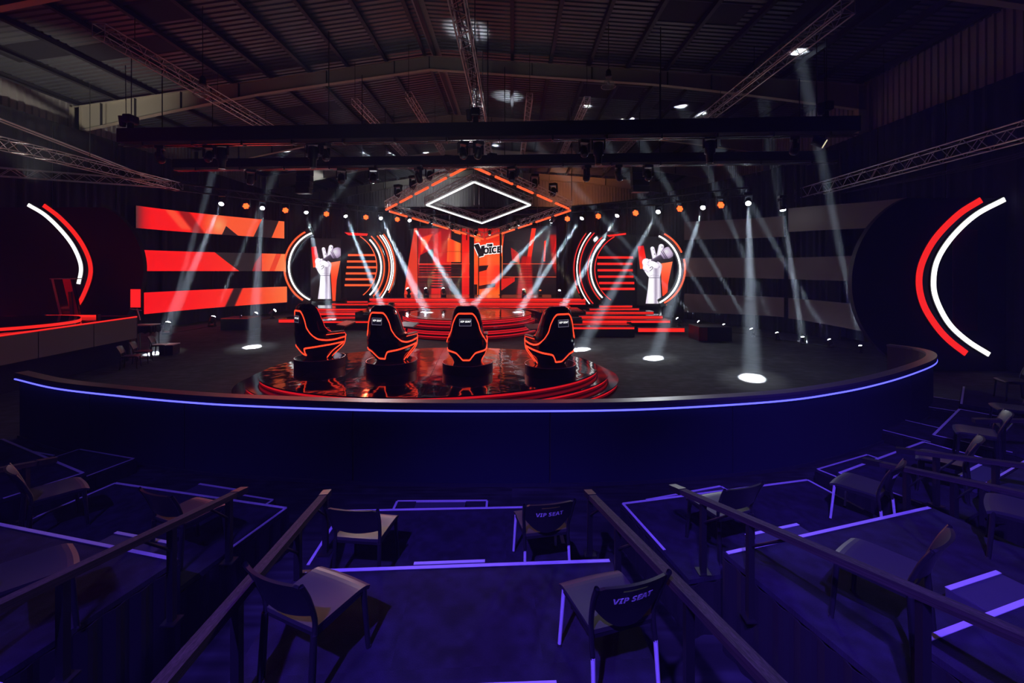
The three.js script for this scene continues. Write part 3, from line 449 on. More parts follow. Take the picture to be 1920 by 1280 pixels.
// the raised hand with a microphone
const handTex = (mirrorCut) => canvas(512, 1024, (g, w, h) => {
  g.fillStyle = '#0a0709'; g.fillRect(0, 0, w, h);
  let q = g.createRadialGradient(250, 420, 40, 250, 420, 480); q.addColorStop(0, 'rgba(70,62,68,0.75)'); q.addColorStop(1, 'rgba(20,15,18,0)'); g.fillStyle = q; g.fillRect(0, 0, w, h);
  q = g.createLinearGradient(0, 150, 0, 480); q.addColorStop(0, '#d80a06'); q.addColorStop(0.55, '#ff2a14'); q.addColorStop(1, '#ff5a2c'); poly(g, q, [4, 140], [90, 130], [150, 470], [40, 480]);
  q = g.createLinearGradient(0, 380, 0, 1000); q.addColorStop(0, '#ff7a4a'); q.addColorStop(0.5, '#ff3c1c'); q.addColorStop(1, '#ff4a22'); poly(g, q, [330, 400], [505, 370], [440, 700], [420, 1024], [370, 1024]);
  const skin = (x0, x1) => { const k = g.createLinearGradient(x0, 0, x1, 0); k.addColorStop(0, '#d9cce0'); k.addColorStop(0.2, '#ffffff'); k.addColorStop(0.45, '#fbf6fc'); k.addColorStop(0.62, '#9d8fa8'); k.addColorStop(0.8, '#efe6f2'); k.addColorStop(1, '#8d7f98'); return k; };
  // forearm and cuff
  poly(g, skin(130, 345), [165, 600], [325, 600], [335, 760], [350, 1000], [118, 1000], [150, 780]);
  g.fillStyle = '#6b5f76'; g.fillRect(160, 608, 170, 9);
  // palm
  g.fillStyle = skin(80, 380); g.beginPath(); g.moveTo(165, 605); g.bezierCurveTo(110, 540, 70, 470, 78, 400); g.bezierCurveTo(90, 330, 190, 320, 250, 350); g.bezierCurveTo(330, 380, 370, 410, 350, 470); g.bezierCurveTo(340, 540, 330, 570, 325, 605); g.closePath(); g.fill();
  // raised fingers
  const finger = (x0, y0, x1, y1, r) => { const dx = x1 - x0, dy = y1 - y0, L = Math.hypot(dx, dy); g.save(); g.translate(x0, y0); g.rotate(Math.atan2(dx, -dy)); const k = g.createLinearGradient(-r, 0, r, 0); k.addColorStop(0, '#cfc0d6'); k.addColorStop(0.4, '#ffffff'); k.addColorStop(0.8, '#e6dbea'); k.addColorStop(1, '#7d6e88'); g.fillStyle = k; g.beginPath(); g.moveTo(-r, 0); g.lineTo(-r * 0.85, -L + r); g.arc(0, -L + r, r * 0.85, Math.PI, 0); g.lineTo(r, 0); g.closePath(); g.fill(); g.fillStyle = 'rgba(95,80,105,0.8)'; g.beginPath(); g.ellipse(r * 0.3, -L * 0.42, r * 0.22, r * 0.3, 0, 0, 7); g.fill(); g.beginPath(); g.ellipse(r * 0.25, -L * 0.75, r * 0.18, r * 0.2, 0, 0, 7); g.fill(); g.restore(); };
  finger(258, 350, 208, 140, 36); finger(318, 300, 350, 100, 46);
  // microphone
  g.save(); g.translate(270, 340); g.rotate(-0.55); q = g.createLinearGradient(0, -45, 0, 45); q.addColorStop(0, '#a99bb4'); q.addColorStop(0.35, '#4a3f52'); q.addColorStop(1, '#2a222f'); g.fillStyle = q; g.fillRect(-70, -36, 190, 72);
  q = g.createLinearGradient(0, -80, 0, 80); q.addColorStop(0, '#efe2f4'); q.addColorStop(0.5, '#a893b4'); q.addColorStop(1, '#4f4058'); g.fillStyle = q; g.beginPath(); g.moveTo(95, -48); g.lineTo(140, -78); g.lineTo(150, 78); g.lineTo(95, 48); g.closePath(); g.fill(); g.fillStyle = '#3a2f42'; g.fillRect(122, -66, 9, 132); g.fillRect(145, -78, 7, 156);
  q = g.createRadialGradient(190, -35, 8, 205, 0, 100); q.addColorStop(0, '#ffffff'); q.addColorStop(0.55, '#d8c3e0'); q.addColorStop(1, '#6d5a78'); g.fillStyle = q; g.beginPath(); g.moveTo(154, -80); g.bezierCurveTo(250, -100, 300, -50, 300, 0); g.bezierCurveTo(300, 50, 250, 100, 154, 80); g.closePath(); g.fill();
  g.strokeStyle = 'rgba(110,90,120,0.45)'; g.lineWidth = 3; for (let k = -90; k < 110; k += 13) { g.beginPath(); g.moveTo(158, k); g.lineTo(290, k * 0.55 + 30); g.stroke(); g.beginPath(); g.moveTo(158, k); g.lineTo(290, k * 0.55 - 30); g.stroke(); } g.restore();
  // folded fingers and thumb
  const knuckle = (x, y, a, b, r) => { g.save(); g.translate(x, y); g.rotate(r); const k = g.createRadialGradient(-a * 0.2, -b * 0.3, 3, 0, 0, Math.max(a, b)); k.addColorStop(0, '#ffffff'); k.addColorStop(0.75, '#f3eaf6'); k.addColorStop(1, '#a898b2'); g.fillStyle = k; g.beginPath(); g.ellipse(0, 0, a, b, 0, 0, 7); g.fill(); g.restore(); };
  knuckle(128, 385, 58, 66, -0.3); knuckle(120, 455, 40, 52, 0.5); knuckle(165, 490, 34, 46, 0.6); knuckle(235, 415, 95, 44, 0.45);
  g.strokeStyle = '#3b3040'; g.lineWidth = 9; g.beginPath(); g.moveTo(178, 470); g.bezierCurveTo(200, 440, 215, 445, 222, 460); g.bezierCurveTo(215, 490, 190, 500, 178, 512); g.stroke(); g.lineWidth = 4; g.strokeStyle = '#8a7a94'; g.beginPath(); g.moveTo(168, 596); g.bezierCurveTo(220, 560, 270, 575, 325, 590); g.stroke();
  void mirrorCut;
});
const handMat = screenMat(handTex(false), 1.15);
function flatScreen(name, label, x0, y0, x1, y1, d, mat, frame = 0.05, th = 0.12) {
  const a = at(x0, y0, d), b = at(x1, y1, d), w = b.x - a.x, h = a.y - b.y, t = thing(name, label, 'screen', [(a.x + b.x) / 2, b.y, -d]);
  const g = new THREE.PlaneGeometry(w, h); g.translate(0, h / 2, 0.004); part('display', g, mat, t);
  part('housing', box(w + frame, h + frame, th, 0, h / 2, -th / 2), M.black, t); return t;
}
const rect = (name, x, y, z, w, h, k, color, ry = 0) => { const l = new THREE.RectAreaLight(color, k, w, h); l.name = name; l.position.set(x, y, z); l.lookAt(x + Math.sin(ry), y, z + Math.cos(ry)); scene.add(l); return l; };
// arc strip: ring segment in the plane of a set piece
function arcGeo(cx, cy, r, w, a0, a1, depth = 0.06) { const s = new THREE.Shape(); s.absarc(cx, cy, r + w / 2, a0, a1, false); s.absarc(cx, cy, r - w / 2, a1, a0, true); const g = new THREE.ExtrudeGeometry(s, { depth, bevelEnabled: false, curveSegments: 40 }); return g; }
// one side of the round set: hand screen, bar panel, crescents
const deg = Math.PI / 180;
function roundSet(side, d, hand, bars, arcs, barsY, barMat, word) {
  flatScreen('hand_screen', `tall screen with a silver hand holding a microphone, ${word} of the stage`, ...hand, d, handMat);
  const [x0, x1] = bars, a = at(x0, 480, d), b = at(x1, 480, d), w = b.x - a.x, t = thing('bar_display', `black panel with six glowing red bars, ${word} of the stage`, 'panel', [(a.x + b.x) / 2, 0, -d - 0.1]);
  const yb = at(0, 572, d).y, yt = at(0, 440, d).y;
  part('board', box(w + 1.6, yt - yb, 0.12, 0, (yt + yb) / 2, -0.08), M.black, t);
  barsY.forEach((py, i) => { const p = at(0, py, d), k = side < 0 ? [0.17, 0.1, 0.06, 0, -0.04, -0.1][i] : [0.02, -0.02, 0, 0.05, 0.1, 0.13][i]; part('light_bar', box(w, 0.155, 0.06, k, p.y, 0.02), barMat, t); });
  for (const [label, list, back] of arcs) {
    const c = thing('crescent_arch', label, 'set piece');
    for (const [cx, cy, r, a0, a1, wd, mt, dd] of list) { const p = at(cx, cy, dd), s = dd / F, g = arcGeo(p.x, p.y, r * s, wd * s, a0 * deg, a1 * deg, 0.08); g.translate(0, 0, -dd); part(mt === M.white ? 'white_light_arc' : 'red_light_arc', g, mt, c); }
    const [cx, cy, r, a0, a1, wd, dd] = back, p = at(cx, cy, dd), s = dd / F, g = arcGeo(p.x, p.y, r * s, wd * s, a0 * deg, a1 * deg, 0.25); g.translate(0, 0, -dd - 0.3); part('backing', g, M.black, c);
  }
}
roundSet(-1, 34.6, [583, 447, 639, 563], [648, 704], [
  ['crescent of white and orange light arcs closing the left round set on its outer side', [[610, 500, 68, 112, 245, 2.2, M.white, 34.4], [607, 500, 73.5, 118, 238, 2.6, M.orangeled, 34.3]], [608, 500, 71, 110, 248, 16, 34.4]],
  ['nearest to the bars of three red and white crescents in the left round set', [[640, 500, 67, -52, 58, 1.4, M.orangeled, 34.2], [642, 501, 73, -45, 45, 2.2, M.white, 34.0], [640, 501, 81, -42, 46, 2, M.orangeled, 33.9]], [641, 501, 74, -50, 55, 17, 34.1]],
  ['middle of three red and white crescents in the left round set', [[642, 501, 88, -38, 42, 2, M.orangeled, 33.5], [641, 501, 93.5, -38, 40, 1.6, M.white, 33.4]], [642, 501, 91, -40, 44, 9, 33.6]],
  ['innermost of three red and white crescents in the left round set beside the big screen', [[640, 501, 98, -26, 38, 1.2, M.white, 33], [640, 501, 101, -28, 38, 1.5, M.orangeled, 33]], [640, 501, 99.5, -38, 40, 6, 33.1]],
], [478, 490, 501, 512.5, 523.5, 534.5], M.orangeled, 'left');
roundSet(1, 29.6, [1195, 444, 1262, 572], [1121, 1187], [
  ['crescent of white and orange light arcs closing the right round set on its outer side', [[1206, 505, 69, -64, 65, 2.4, M.white, 29.4], [1211, 503, 73, -62, 14, 2.6, M.orangeled, 29.3], [1211, 503, 73, 24, 62, 2.6, M.orangeled, 29.3]], [1208, 504, 71, -66, 66, 16, 29.4]],
  ['nearest to the bars of three red and white crescents in the right round set', [[1184, 505, 69, 118, 236, 1.5, M.redled, 29.2], [1182, 505, 74.5, 130, 225, 2.2, M.white, 29.0], [1183, 505, 81, 132, 224, 1.8, M.redled, 28.9]], [1183, 505, 75, 118, 232, 17, 29.1]],
  ['middle of three red and white crescents in the right round set', [[1184, 504, 97, 136, 222, 1.8, M.redled, 28.5], [1183, 504, 101.5, 138, 220, 1.5, M.white, 28.4]], [1184, 504, 95, 135, 224, 10, 28.6]],
  ['innermost of three red and white crescents in the right round set beside the big screen', [[1184, 504, 108, 142, 205, 1.3, M.redled, 28.1]], [1184, 504, 106, 140, 212, 6, 28.2]],
], [482.5, 494.5, 506.5, 518.5, 530.5, 541.5], M.redled, 'right');
// slim red blades on top of the round sets
for (const [pts, d, label] of [[[[648, 436], [690, 438], [688, 442], [655, 441]], 34, 'thin red glowing blade over the left bar panel'], [[[1138, 441], [1172, 437], [1172, 440], [1142, 444]], 29, 'thin red glowing blade over the right bar panel']]) {
  const s = new THREE.Shape(pts.map(([x, y]) => { const p = at(x, y, d); return new THREE.Vector2(p.x, p.y); })), g = new THREE.ExtrudeGeometry(s, { depth: 0.25, bevelEnabled: false }); g.translate(0, 0, -d);
  const t = thing('glowing_fin', label, 'set piece'); part('blade', g, M.redled, t); const p = at(pts[0][0], 434, d), q = at(pts[1][0], 434, d); part('bracket', rod(V(p.x, p.y, -d + 0.1), V(q.x, q.y, -d + 0.1), 0.03, 6), M.black, t);
}
// the big back screen: a wall of panels showing one picture
const backTex = canvas(2048, 1000, (g, w, h) => {
  const X = (px) => (px - 780) * w / 263, Y = (py) => (py - 428) * h / 128;
  g.fillStyle = '#120608'; g.fillRect(0, 0, w, h);
  let q = g.createLinearGradient(0, 0, 0, h); q.addColorStop(0, '#8f0508'); q.addColorStop(0.5, '#d80c0a'); q.addColorStop(0.75, '#5a0305'); q.addColorStop(1, '#3a0204'); g.fillStyle = q; g.fillRect(X(784), 0, X(846) - X(784), h);
  poly(g, '#2b0608', [X(788), Y(478)], [X(812), Y(466)], [X(820), Y(494)], [X(786), Y(494)]);
  g.save(); g.filter = 'blur(9px)'; poly(g, '#ff4418', [X(789), Y(478)], [X(789), Y(446)], [X(812), Y(438)]); poly(g, '#d9120c', [X(815), Y(440)], [X(827), Y(432)], [X(830), Y(552)], [X(808), Y(552)]); g.restore();
  q = g.createLinearGradient(X(838), 0, X(866), 0); q.addColorStop(0, '#ff5a1c'); q.addColorStop(0.4, '#ff3a14'); q.addColorStop(0.7, '#ff7a2c'); q.addColorStop(1, '#ff4c1c'); poly(g, q, [X(838), Y(491)], [X(840), Y(446)], [X(864), Y(456)], [X(864), Y(491)]); poly(g, '#ff6a26', [X(851), Y(436)], [X(863), Y(429)], [X(864), Y(440)]);
  g.fillStyle = '#2a0a08'; g.fillRect(X(838), Y(471), X(26 + 838) - X(838), 5);
  for (let k = 0; k < 9; k++) { g.fillStyle = k % 2 ? '#3b070a' : '#220406'; g.fillRect(X(786), Y(497 + k * 5), X(864) - X(786), Y(430) - Y(427)); }
  q = g.createLinearGradient(0, 0, 0, h); q.addColorStop(0, '#c80c08'); q.addColorStop(0.5, '#ff2a12'); q.addColorStop(1, '#d40f0a'); g.fillStyle = q; g.fillRect(X(866), 0, X(880) - X(866), h); g.fillStyle = '#3c0505'; g.fillRect(X(874), 0, 18, Y(450));
  // centre column
  q = g.createLinearGradient(0, 0, 0, h); q.addColorStop(0, '#b80b08'); q.addColorStop(0.25, '#ff4016'); q.addColorStop(0.45, '#ff5a1e'); q.addColorStop(0.7, '#f8320e'); q.addColorStop(1, '#ff6a20'); g.fillStyle = q; g.fillRect(X(887), 0, X(937) - X(887), h);
  poly(g, '#ff7a34', [X(891), Y(439)], [X(901), Y(439)], [X(901), Y(453)], [X(891), Y(453)]); poly(g, '#160405', [X(899), Y(498)], [X(916), Y(497)], [X(912), Y(506)], [X(897), Y(510)]); poly(g, '#2d0606', [X(897), Y(536)], [X(930), Y(530)], [X(928), Y(538)], [X(899), Y(542)]);
  g.fillStyle = '#150606'; g.fillRect(X(887), Y(533), X(895) - X(887), Y(552) - Y(533));
  poly(g, '#ff3212', [X(926), Y(498)], [X(936), Y(497)], [X(938), Y(532)], [X(930), Y(545)]); poly(g, '#ff2814', [X(936), Y(480)], [X(946), Y(432)], [X(941), Y(480)]); g.fillStyle = '#0b0506'; g.fillRect(X(937), Y(480), X(941) - X(937), h); g.fillStyle = '#ff7a2c'; g.fillRect(X(941), Y(434), 10, Y(528) - Y(434));
  // right part
  q = g.createRadialGradient(X(1010), Y(460), 20, X(1010), Y(470), 420); q.addColorStop(0, '#42393c'); q.addColorStop(1, '#140a0c'); g.fillStyle = q; g.fillRect(X(946), 0, w - X(946), h);
  poly(g, '#ff3012', [X(997), Y(427)], [X(1005), Y(427)], [X(994), Y(497)], [X(986), Y(497)]); poly(g, '#ff2a10', [X(1046), Y(427)], [X(1053), Y(427)], [X(1043), Y(462)], [X(1036), Y(480)]); poly(g, '#e8240f', [X(1020), Y(452)], [X(1024), Y(450)], [X(1022), Y(490)], [X(1019), Y(490)]); poly(g, '#b5170c', [X(958), Y(464)], [X(972), Y(474)], [X(975), Y(494)], [X(960), Y(488)]);
  poly(g, '#d61a0e', [X(939), Y(545)], [X(965), Y(527)], [X(965), Y(520)], [X(940), Y(522)]);
  g.save(); g.filter = 'blur(12px)'; poly(g, 'rgba(190,12,10,0.85)', [X(978), Y(480)], [X(996), Y(480)], [X(1000), Y(552)], [X(968), Y(552)]); poly(g, 'rgba(200,16,12,0.8)', [X(1030), Y(440)], [X(1045), Y(440)], [X(1045), Y(520)], [X(1036), Y(500)]); g.restore();
  for (let k = 0; k < 7; k++) { g.fillStyle = 'rgba(70,10,12,0.7)'; g.fillRect(X(965), Y(500 + k * 5), X(1042) - X(965), 7); }
  // logo: a big slanted V and block letters, black with a white outline
  g.save(); g.translate(X(889), Y(458)); g.rotate(-0.1); g.lineJoin = 'round'; const word = (fill, stroke, lw) => { g.fillStyle = fill; g.strokeStyle = stroke; g.lineWidth = lw;
    const V0 = [[0, 10], [62, 0], [92, 96], [104, 40], [150, 34], [118, 176], [58, 184]]; g.beginPath(); V0.forEach(([x, y], i) => (i ? g.lineTo(x, y) : g.moveTo(x, y))); g.closePath(); if (lw) g.stroke(); g.fill();
    g.save(); g.transform(1, 0, -0.12, 1, 128, 0); g.font = 'bold 118px sans-serif'; ['O', 'I', 'C', 'E'].forEach((c, i) => { const x = [6, 88, 128, 206][i], y = 152; if (lw) g.strokeText(c, x, y); g.fillText(c, x, y); }); g.font = 'bold 44px sans-serif'; if (lw) g.strokeText('THE', 60, 52); g.fillText('THE', 60, 52); g.restore(); };
  word('#ffffff', '#ffffff', 34); word('#0c0709', '#0c0709', 9); g.restore();
});
{
  const d = 37, x0 = 780, x1 = 1043, y0 = 428, y1 = 556, mat = screenMat(backTex, 1.15), t = thing('led_screen', 'large panelled video wall with red and orange picture and slanted logo behind the stage', 'screen');
  const cols = [780, 801, 822, 843, 865, 881.5, 888.5, 912, 937, 962, 989, 1016, 1043], rows = [428, 451, 473, 494.5, 519, 538, 556];
  for (let i = 0; i + 1 < cols.length; i++) for (let j = 0; j + 1 < rows.length; j++) {
    if (cols[i] === 881.5) continue;
    const a = at(cols[i], rows[j], d), b = at(cols[i + 1], rows[j + 1], d), gap = 0.012, g = box(b.x - a.x - gap, a.y - b.y - gap, 0.08), uv = g.attributes.uv;
    const u0 = (cols[i] - x0) / (x1 - x0), u1 = (cols[i + 1] - x0) / (x1 - x0), v0 = 1 - (rows[j + 1] - y0) / (y1 - y0), v1 = 1 - (rows[j] - y0) / (y1 - y0);
    for (let k = 0; k < uv.count; k++) uv.setXY(k, u0 + (u1 - u0) * uv.getX(k), v0 + (v1 - v0) * uv.getY(k));
    g.translate((a.x + b.x) / 2, (a.y + b.y) / 2, -d); part('panel', g, mat, t);
  }
  for (const py of [494.5, 519]) for (const [p, q] of [[784, 881], [889, 940], [943, 1043]]) { const a = at(p, py, d - 0.12), b = at(q, py, d - 0.12); part('red_light_line', bar(a, b, 0.04, 0.035), M.orangeled, t); }
  const c = at(911, 556, d + 0.25), e = at(1043, 556, d + 0.25), s = at(780, 556, d + 0.25);
  part('support_frame', [box(e.x - s.x, 6, 0.1, (e.x + s.x) / 2, c.y + 3, c.z)], M.black, t);
  for (const [px, w, dd, label] of [[885, 0.34, 36.2, 'black pillar standing before the video wall, wider one left of the logo'], [897.5, 0.07, 35.6, 'thin black pole standing before the video wall below the logo'], [938.5, 0.12, 36.3, 'narrow black post standing before the video wall right of the logo']]) {
    const p = at(px, 557, dd), tp = at(px, px < 890 ? 436 : px < 900 ? 478 : 440, dd), k = thing('pillar', label, 'pillar'); part('shaft', box(w, tp.y - 1.37, 0.2, p.x, (tp.y + 1.37) / 2, -dd), M.black, k); part('foot', box(w + 0.2, 0.04, 0.4, p.x, 1.39, -dd), M.black, k);
  }
  // red cloth beside the wall, the red beam on it built in as glow
  for (const [pts, dd, label] of [[[[758, 552], [783, 552], [782, 428], [777, 428], [764, 505]], 36.6, 'tall banner glowing red for the beam on it, left of the video wall']]) {
    const s2 = new THREE.Shape(pts.map(([x, y]) => { const p = at(x, y, dd); return new THREE.Vector2(p.x, p.y); })), g = new THREE.ExtrudeGeometry(s2, { depth: 0.05, bevelEnabled: false }); g.translate(0, 0, -dd); const k = thing('banner', label, 'banner'); part('cloth', g, glow(1, 0.05, 0.015, 0.8), k); const p = at(766, 430, dd), q = at(786, 430, dd); part('rail', rod(V(p.x, p.y, -dd), V(q.x, q.y, -dd), 0.04, 6), M.black, k);
  }
  rect('video_wall_light', (at(911, 500, d).x), 3.8, -d + 0.3, 11, 5, 0.25, new THREE.Color(1, 0.16, 0.06));
}
// ---------------------------------------------------------------- stage podiums and steps
function clipCell(pts, x0, x1, z0, z1) {                  // convex polygon against a rectangle
  const cut = (p, f) => { const o = []; for (let i = 0; i < p.length; i++) { const a = p[i], b = p[(i + 1) % p.length], fa = f(a), fb = f(b); if (fa >= 0) o.push(a); if (fa * fb < 0) { const k = fa / (fa - fb); o.push([a[0] + (b[0] - a[0]) * k, a[1] + (b[1] - a[1]) * k]); } } return o; };
  return [(p) => p[0] - x0, (p) => x1 - p[0], (p) => p[1] - z0, (p) => z1 - p[1]].reduce(cut, pts);
}
function prism(pts, y0, y1, tiltx = 0, tiltz = 0) {
  const pos = [], uv = [], n = pts.length, cx = pts.reduce((s, p) => s + p[0], 0) / n, cz = pts.reduce((s, p) => s + p[1], 0) / n, Y = (p) => y1 + (p[0] - cx) * tiltx + (p[1] - cz) * tiltz;
  const put = (p, y) => { pos.push(p[0], y, p[1]); uv.push(p[0], p[1]); };
  for (let i = 1; i + 1 < n; i++) { put(pts[0], Y(pts[0])); put(pts[i + 1], Y(pts[i + 1])); put(pts[i], Y(pts[i])); }
  for (let i = 0; i < n; i++) { const a = pts[i], b = pts[(i + 1) % n]; put(a, Y(a)); put(b, Y(b)); put(b, y0); put(a, Y(a)); put(b, y0); put(a, y0); }
  const g = new THREE.BufferGeometry(); g.setAttribute('position', new THREE.Float32BufferAttribute(pos, 3)); g.setAttribute('uv', new THREE.Float32BufferAttribute(uv, 2)); g.computeVertexNormals(); return g;
}
const ringPts = (a, b, n = 96) => Array.from({ length: n }, (_, i) => [a * Math.cos(i / n * 6.28318), b * Math.sin(i / n * 6.28318)]);
const disc = (a, b, y0, y1, n = 96) => { const g = new THREE.CylinderGeometry(1, 1, y1 - y0, n, 1); g.scale(a, 1, b); g.translate(0, (y0 + y1) / 2, 0); return g; };
function podium(name, label, x, z, turn, tiers, tileW, tileD, tileTilt) {
  const t = thing(name, label, 'stage', [x, 0, z], turn);
  tiers.forEach(([a, b, y0, y1, bands], i) => {
    const lip = 0.03;
    part('tier', [disc(a - 0.06, b - 0.06, y0, y1 - lip)], M.blackgloss, t);
    part('lip', [disc(a, b, y1 - lip, y1 - (i === tiers.length - 1 ? 0.012 : 0))], M.gloss, t);
    for (const [q0, q1, mt] of bands) part('light_band', disc(a - 0.035, b - 0.035, q0, q1), mt, t);
  });
  const [a, b, , y1] = tiers[tiers.length - 1], ell = ringPts(a - 0.01, b - 0.01), gap = 0.006;
  for (let i = -8; i < 8; i++) for (let j = -8; j < 8; j++) {
    const p = clipCell(ell, i * tileW + gap, (i + 1) * tileW - gap, j * tileD + gap, (j + 1) * tileD - gap); if (p.length < 3) continue;
    part('floor_tile', prism(p, y1 - 0.012, y1, (rnd() - 0.5) * tileTilt, (rnd() - 0.5) * tileTilt), M.gloss, t);
  }
  return t;
}
const bandRed = glow(1, 0.012, 0.02, 0.55), bandDim = glow(1, 0.01, 0.02, 0.09);  // dim band: red reflection below the lit one, put in as glow
podium('judge_podium', 'low black glossy oval podium with red light bands under the four red-lit armchairs', -2.42, -13.75, 0.07, [
  [5.75, 3.95, 0, 0.15, [[0.06, 0.11, bandRed], [0.01, 0.04, bandDim]]], [5.45, 3.65, 0.15, 0.30, [[0.21, 0.26, bandRed], [0.16, 0.19, bandDim]]], [5.12, 3.32, 0.30, 0.45, [[0.355, 0.41, bandRed], [0.31, 0.34, bandDim]]]], 1.22, 1.22, 0.004);
podium('centre_podium', 'round glossy podium with stacked red light bands at the middle of the stage', -2.6, -25.7, 0, [
  [4.2, 4.2, 0, 0.22, [[0.03, 0.10, bandDim], [0.12, 0.19, bandRed]]], [4.1, 4.1, 0.22, 0.46, [[0.25, 0.33, bandRed], [0.36, 0.43, bandRed]]], [3.98, 3.98, 0.46, 0.7, [[0.49, 0.57, bandDim], [0.6, 0.67, bandRed]]], [3.75, 3.75, 0.7, 0.95, [[0.73, 0.8, bandRed], [0.83, 0.91, bandRed]]]], 1.35, 1.35, 0.003);
{ const r = thing('inlaid_ring', 'thin pale ring line inlaid in the round stage podium top', 'ring', [-2.6, 0.952, -25.7]); part('line', new THREE.TorusGeometry(3.3, 0.012, 4, 90).rotateX(Math.PI / 2), M.tape, r); }
// long steps: glossy tread, light strip along the front edge
function step(label, x0, x1, d0, d1, y0, y1, led = 0.08, mt = M.redled, turn = 0, name = 'stage_step') {
  const w = x1 - x0, dd = d1 - d0, t = thing(name, label, 'step', [(x0 + x1) / 2, y0, -(d0 + d1) / 2], turn), h = y1 - y0;
  part('body', rbox(w, h, dd, Math.min(0.015, h / 4), 0, h / 2, 0), M.blackgloss, t);
  part('tread', box(w - 0.02, 0.012, dd - 0.02, 0, h + 0.006, 0), M.gloss, t);
  if (led) { part('light_strip', box(w - 0.04, led, 0.02, 0, h - 0.03 - led / 2, dd / 2 + 0.005), mt, t); part('nosing', box(w, 0.02, 0.05, 0, h + 0.004, dd / 2), M.alu, t); }
  return t;
}
const px2x = (px, d) => (px - CX) * d / F;
{
  const t = thing('stage_deck', 'broad glossy stage deck wrapped around the back of the round podium', 'stage'), s = new THREE.Shape(), R = 4.26, cx = -2.6, cd = 25.7, k = Math.asin(0.5 / R);
  s.moveTo(-9.4, 26.2); s.lineTo(cx - R * Math.cos(k), 26.2); s.absarc(cx, cd, R, Math.PI - k, k, true); s.lineTo(4.4, 26.2); s.lineTo(4.4, 29.6); s.lineTo(-9.4, 29.6); s.closePath();
  const g = new THREE.ExtrudeGeometry(s, { depth: 0.93, bevelEnabled: false, curveSegments: 60 }); g.rotateX(-Math.PI / 2); part('body', g, M.gloss, t);
}
step('red-lit low ledge crossing just behind the round podium', px2x(735, 29.6), px2x(1070, 29.6), 29.6, 31, 0, 1.0, 0.06);
step('first red-edged step behind the round podium', px2x(690, 31), px2x(1112, 31), 31, 32.4, 0, 1.16, 0.12);
step('second red-edged step behind the round podium, below the video wall', px2x(694, 32.6), px2x(1114, 32.6), 32.4, 37.6, 0, 1.37, 0.16);
// left wing
step('front black step of the left stage wing with a red edge', px2x(583, 25.4), px2x(738, 25.4), 25.4, 28, 0, 0.52, 0.09);
step('second step of the left stage wing, red edge', px2x(566, 28), px2x(722, 28), 28, 29.2, 0, 0.74, 0.13);
step('third step of the left stage wing, red edge, before the silver hand screen', px2x(560, 29.2), px2x(688, 29.2), 29.2, 32.2, 0, 0.9, 0.1);
step('narrow upper step of the left stage wing toward the red bars', px2x(622, 32.2), px2x(744, 32.2), 32.2, 33.4, 0, 1.0, 0.09);
step('short upper step of the left stage wing under the bar panel', px2x(640, 33.4), px2x(690, 33.4), 33.4, 34.3, 0, 1.1, 0.09);
step('detached low red-edged step at the far left of the stage', px2x(522, 28.6), px2x(552, 28.6), 28.6, 30.2, 0, 0.26, 0.2);
// right wing
step('front black step of the right stage wing with a red edge', px2x(1058, 22.6), px2x(1190, 22.6), 22.6, 24.2, 0, 0.54, 0.09);
step('low red-edged step at the far right of the stage', px2x(1190, 24.2), px2x(1276, 24.2), 23.6, 24.2, 0.1, 0.36, 0.2);
step('second step of the right stage wing, red edge', px2x(1062, 24.2), px2x(1257, 24.2), 24.2, 25.3, 0, 0.7, 0.12);
step('third step of the right stage wing, red edge', px2x(1085, 25.3), px2x(1243, 25.3), 25.3, 26.6, 0, 0.83, 0.09);
step('fourth step of the right stage wing, red edge', px2x(1098, 26.6), px2x(1226, 26.6), 26.6, 27.7, 0, 0.94, 0.09);
step('fifth step of the right stage wing, slanted red edge', px2x(1104, 27.8), px2x(1200, 27.8), 27.9, 28.6, 0, 1.03, 0.08, M.redled, 0.07);
step('upper step of the right stage wing, slanted red edge under the red bars', px2x(1122, 28.9), px2x(1186, 28.9), 28.9, 29.5, 0, 1.14, 0.09, M.redled, 0.05);
step('black plinth under the right silver hand screen', px2x(1207, 28.8), px2x(1240, 28.8), 28.75, 29.55, 0, 1.02, 0, M.redled, 0, 'stage_plinth');
step('black plinth under the left silver hand screen', px2x(584, 33.5), px2x(638, 33.5), 33.5, 34.5, 0, 1.06, 0, M.redled, 0, 'stage_plinth');
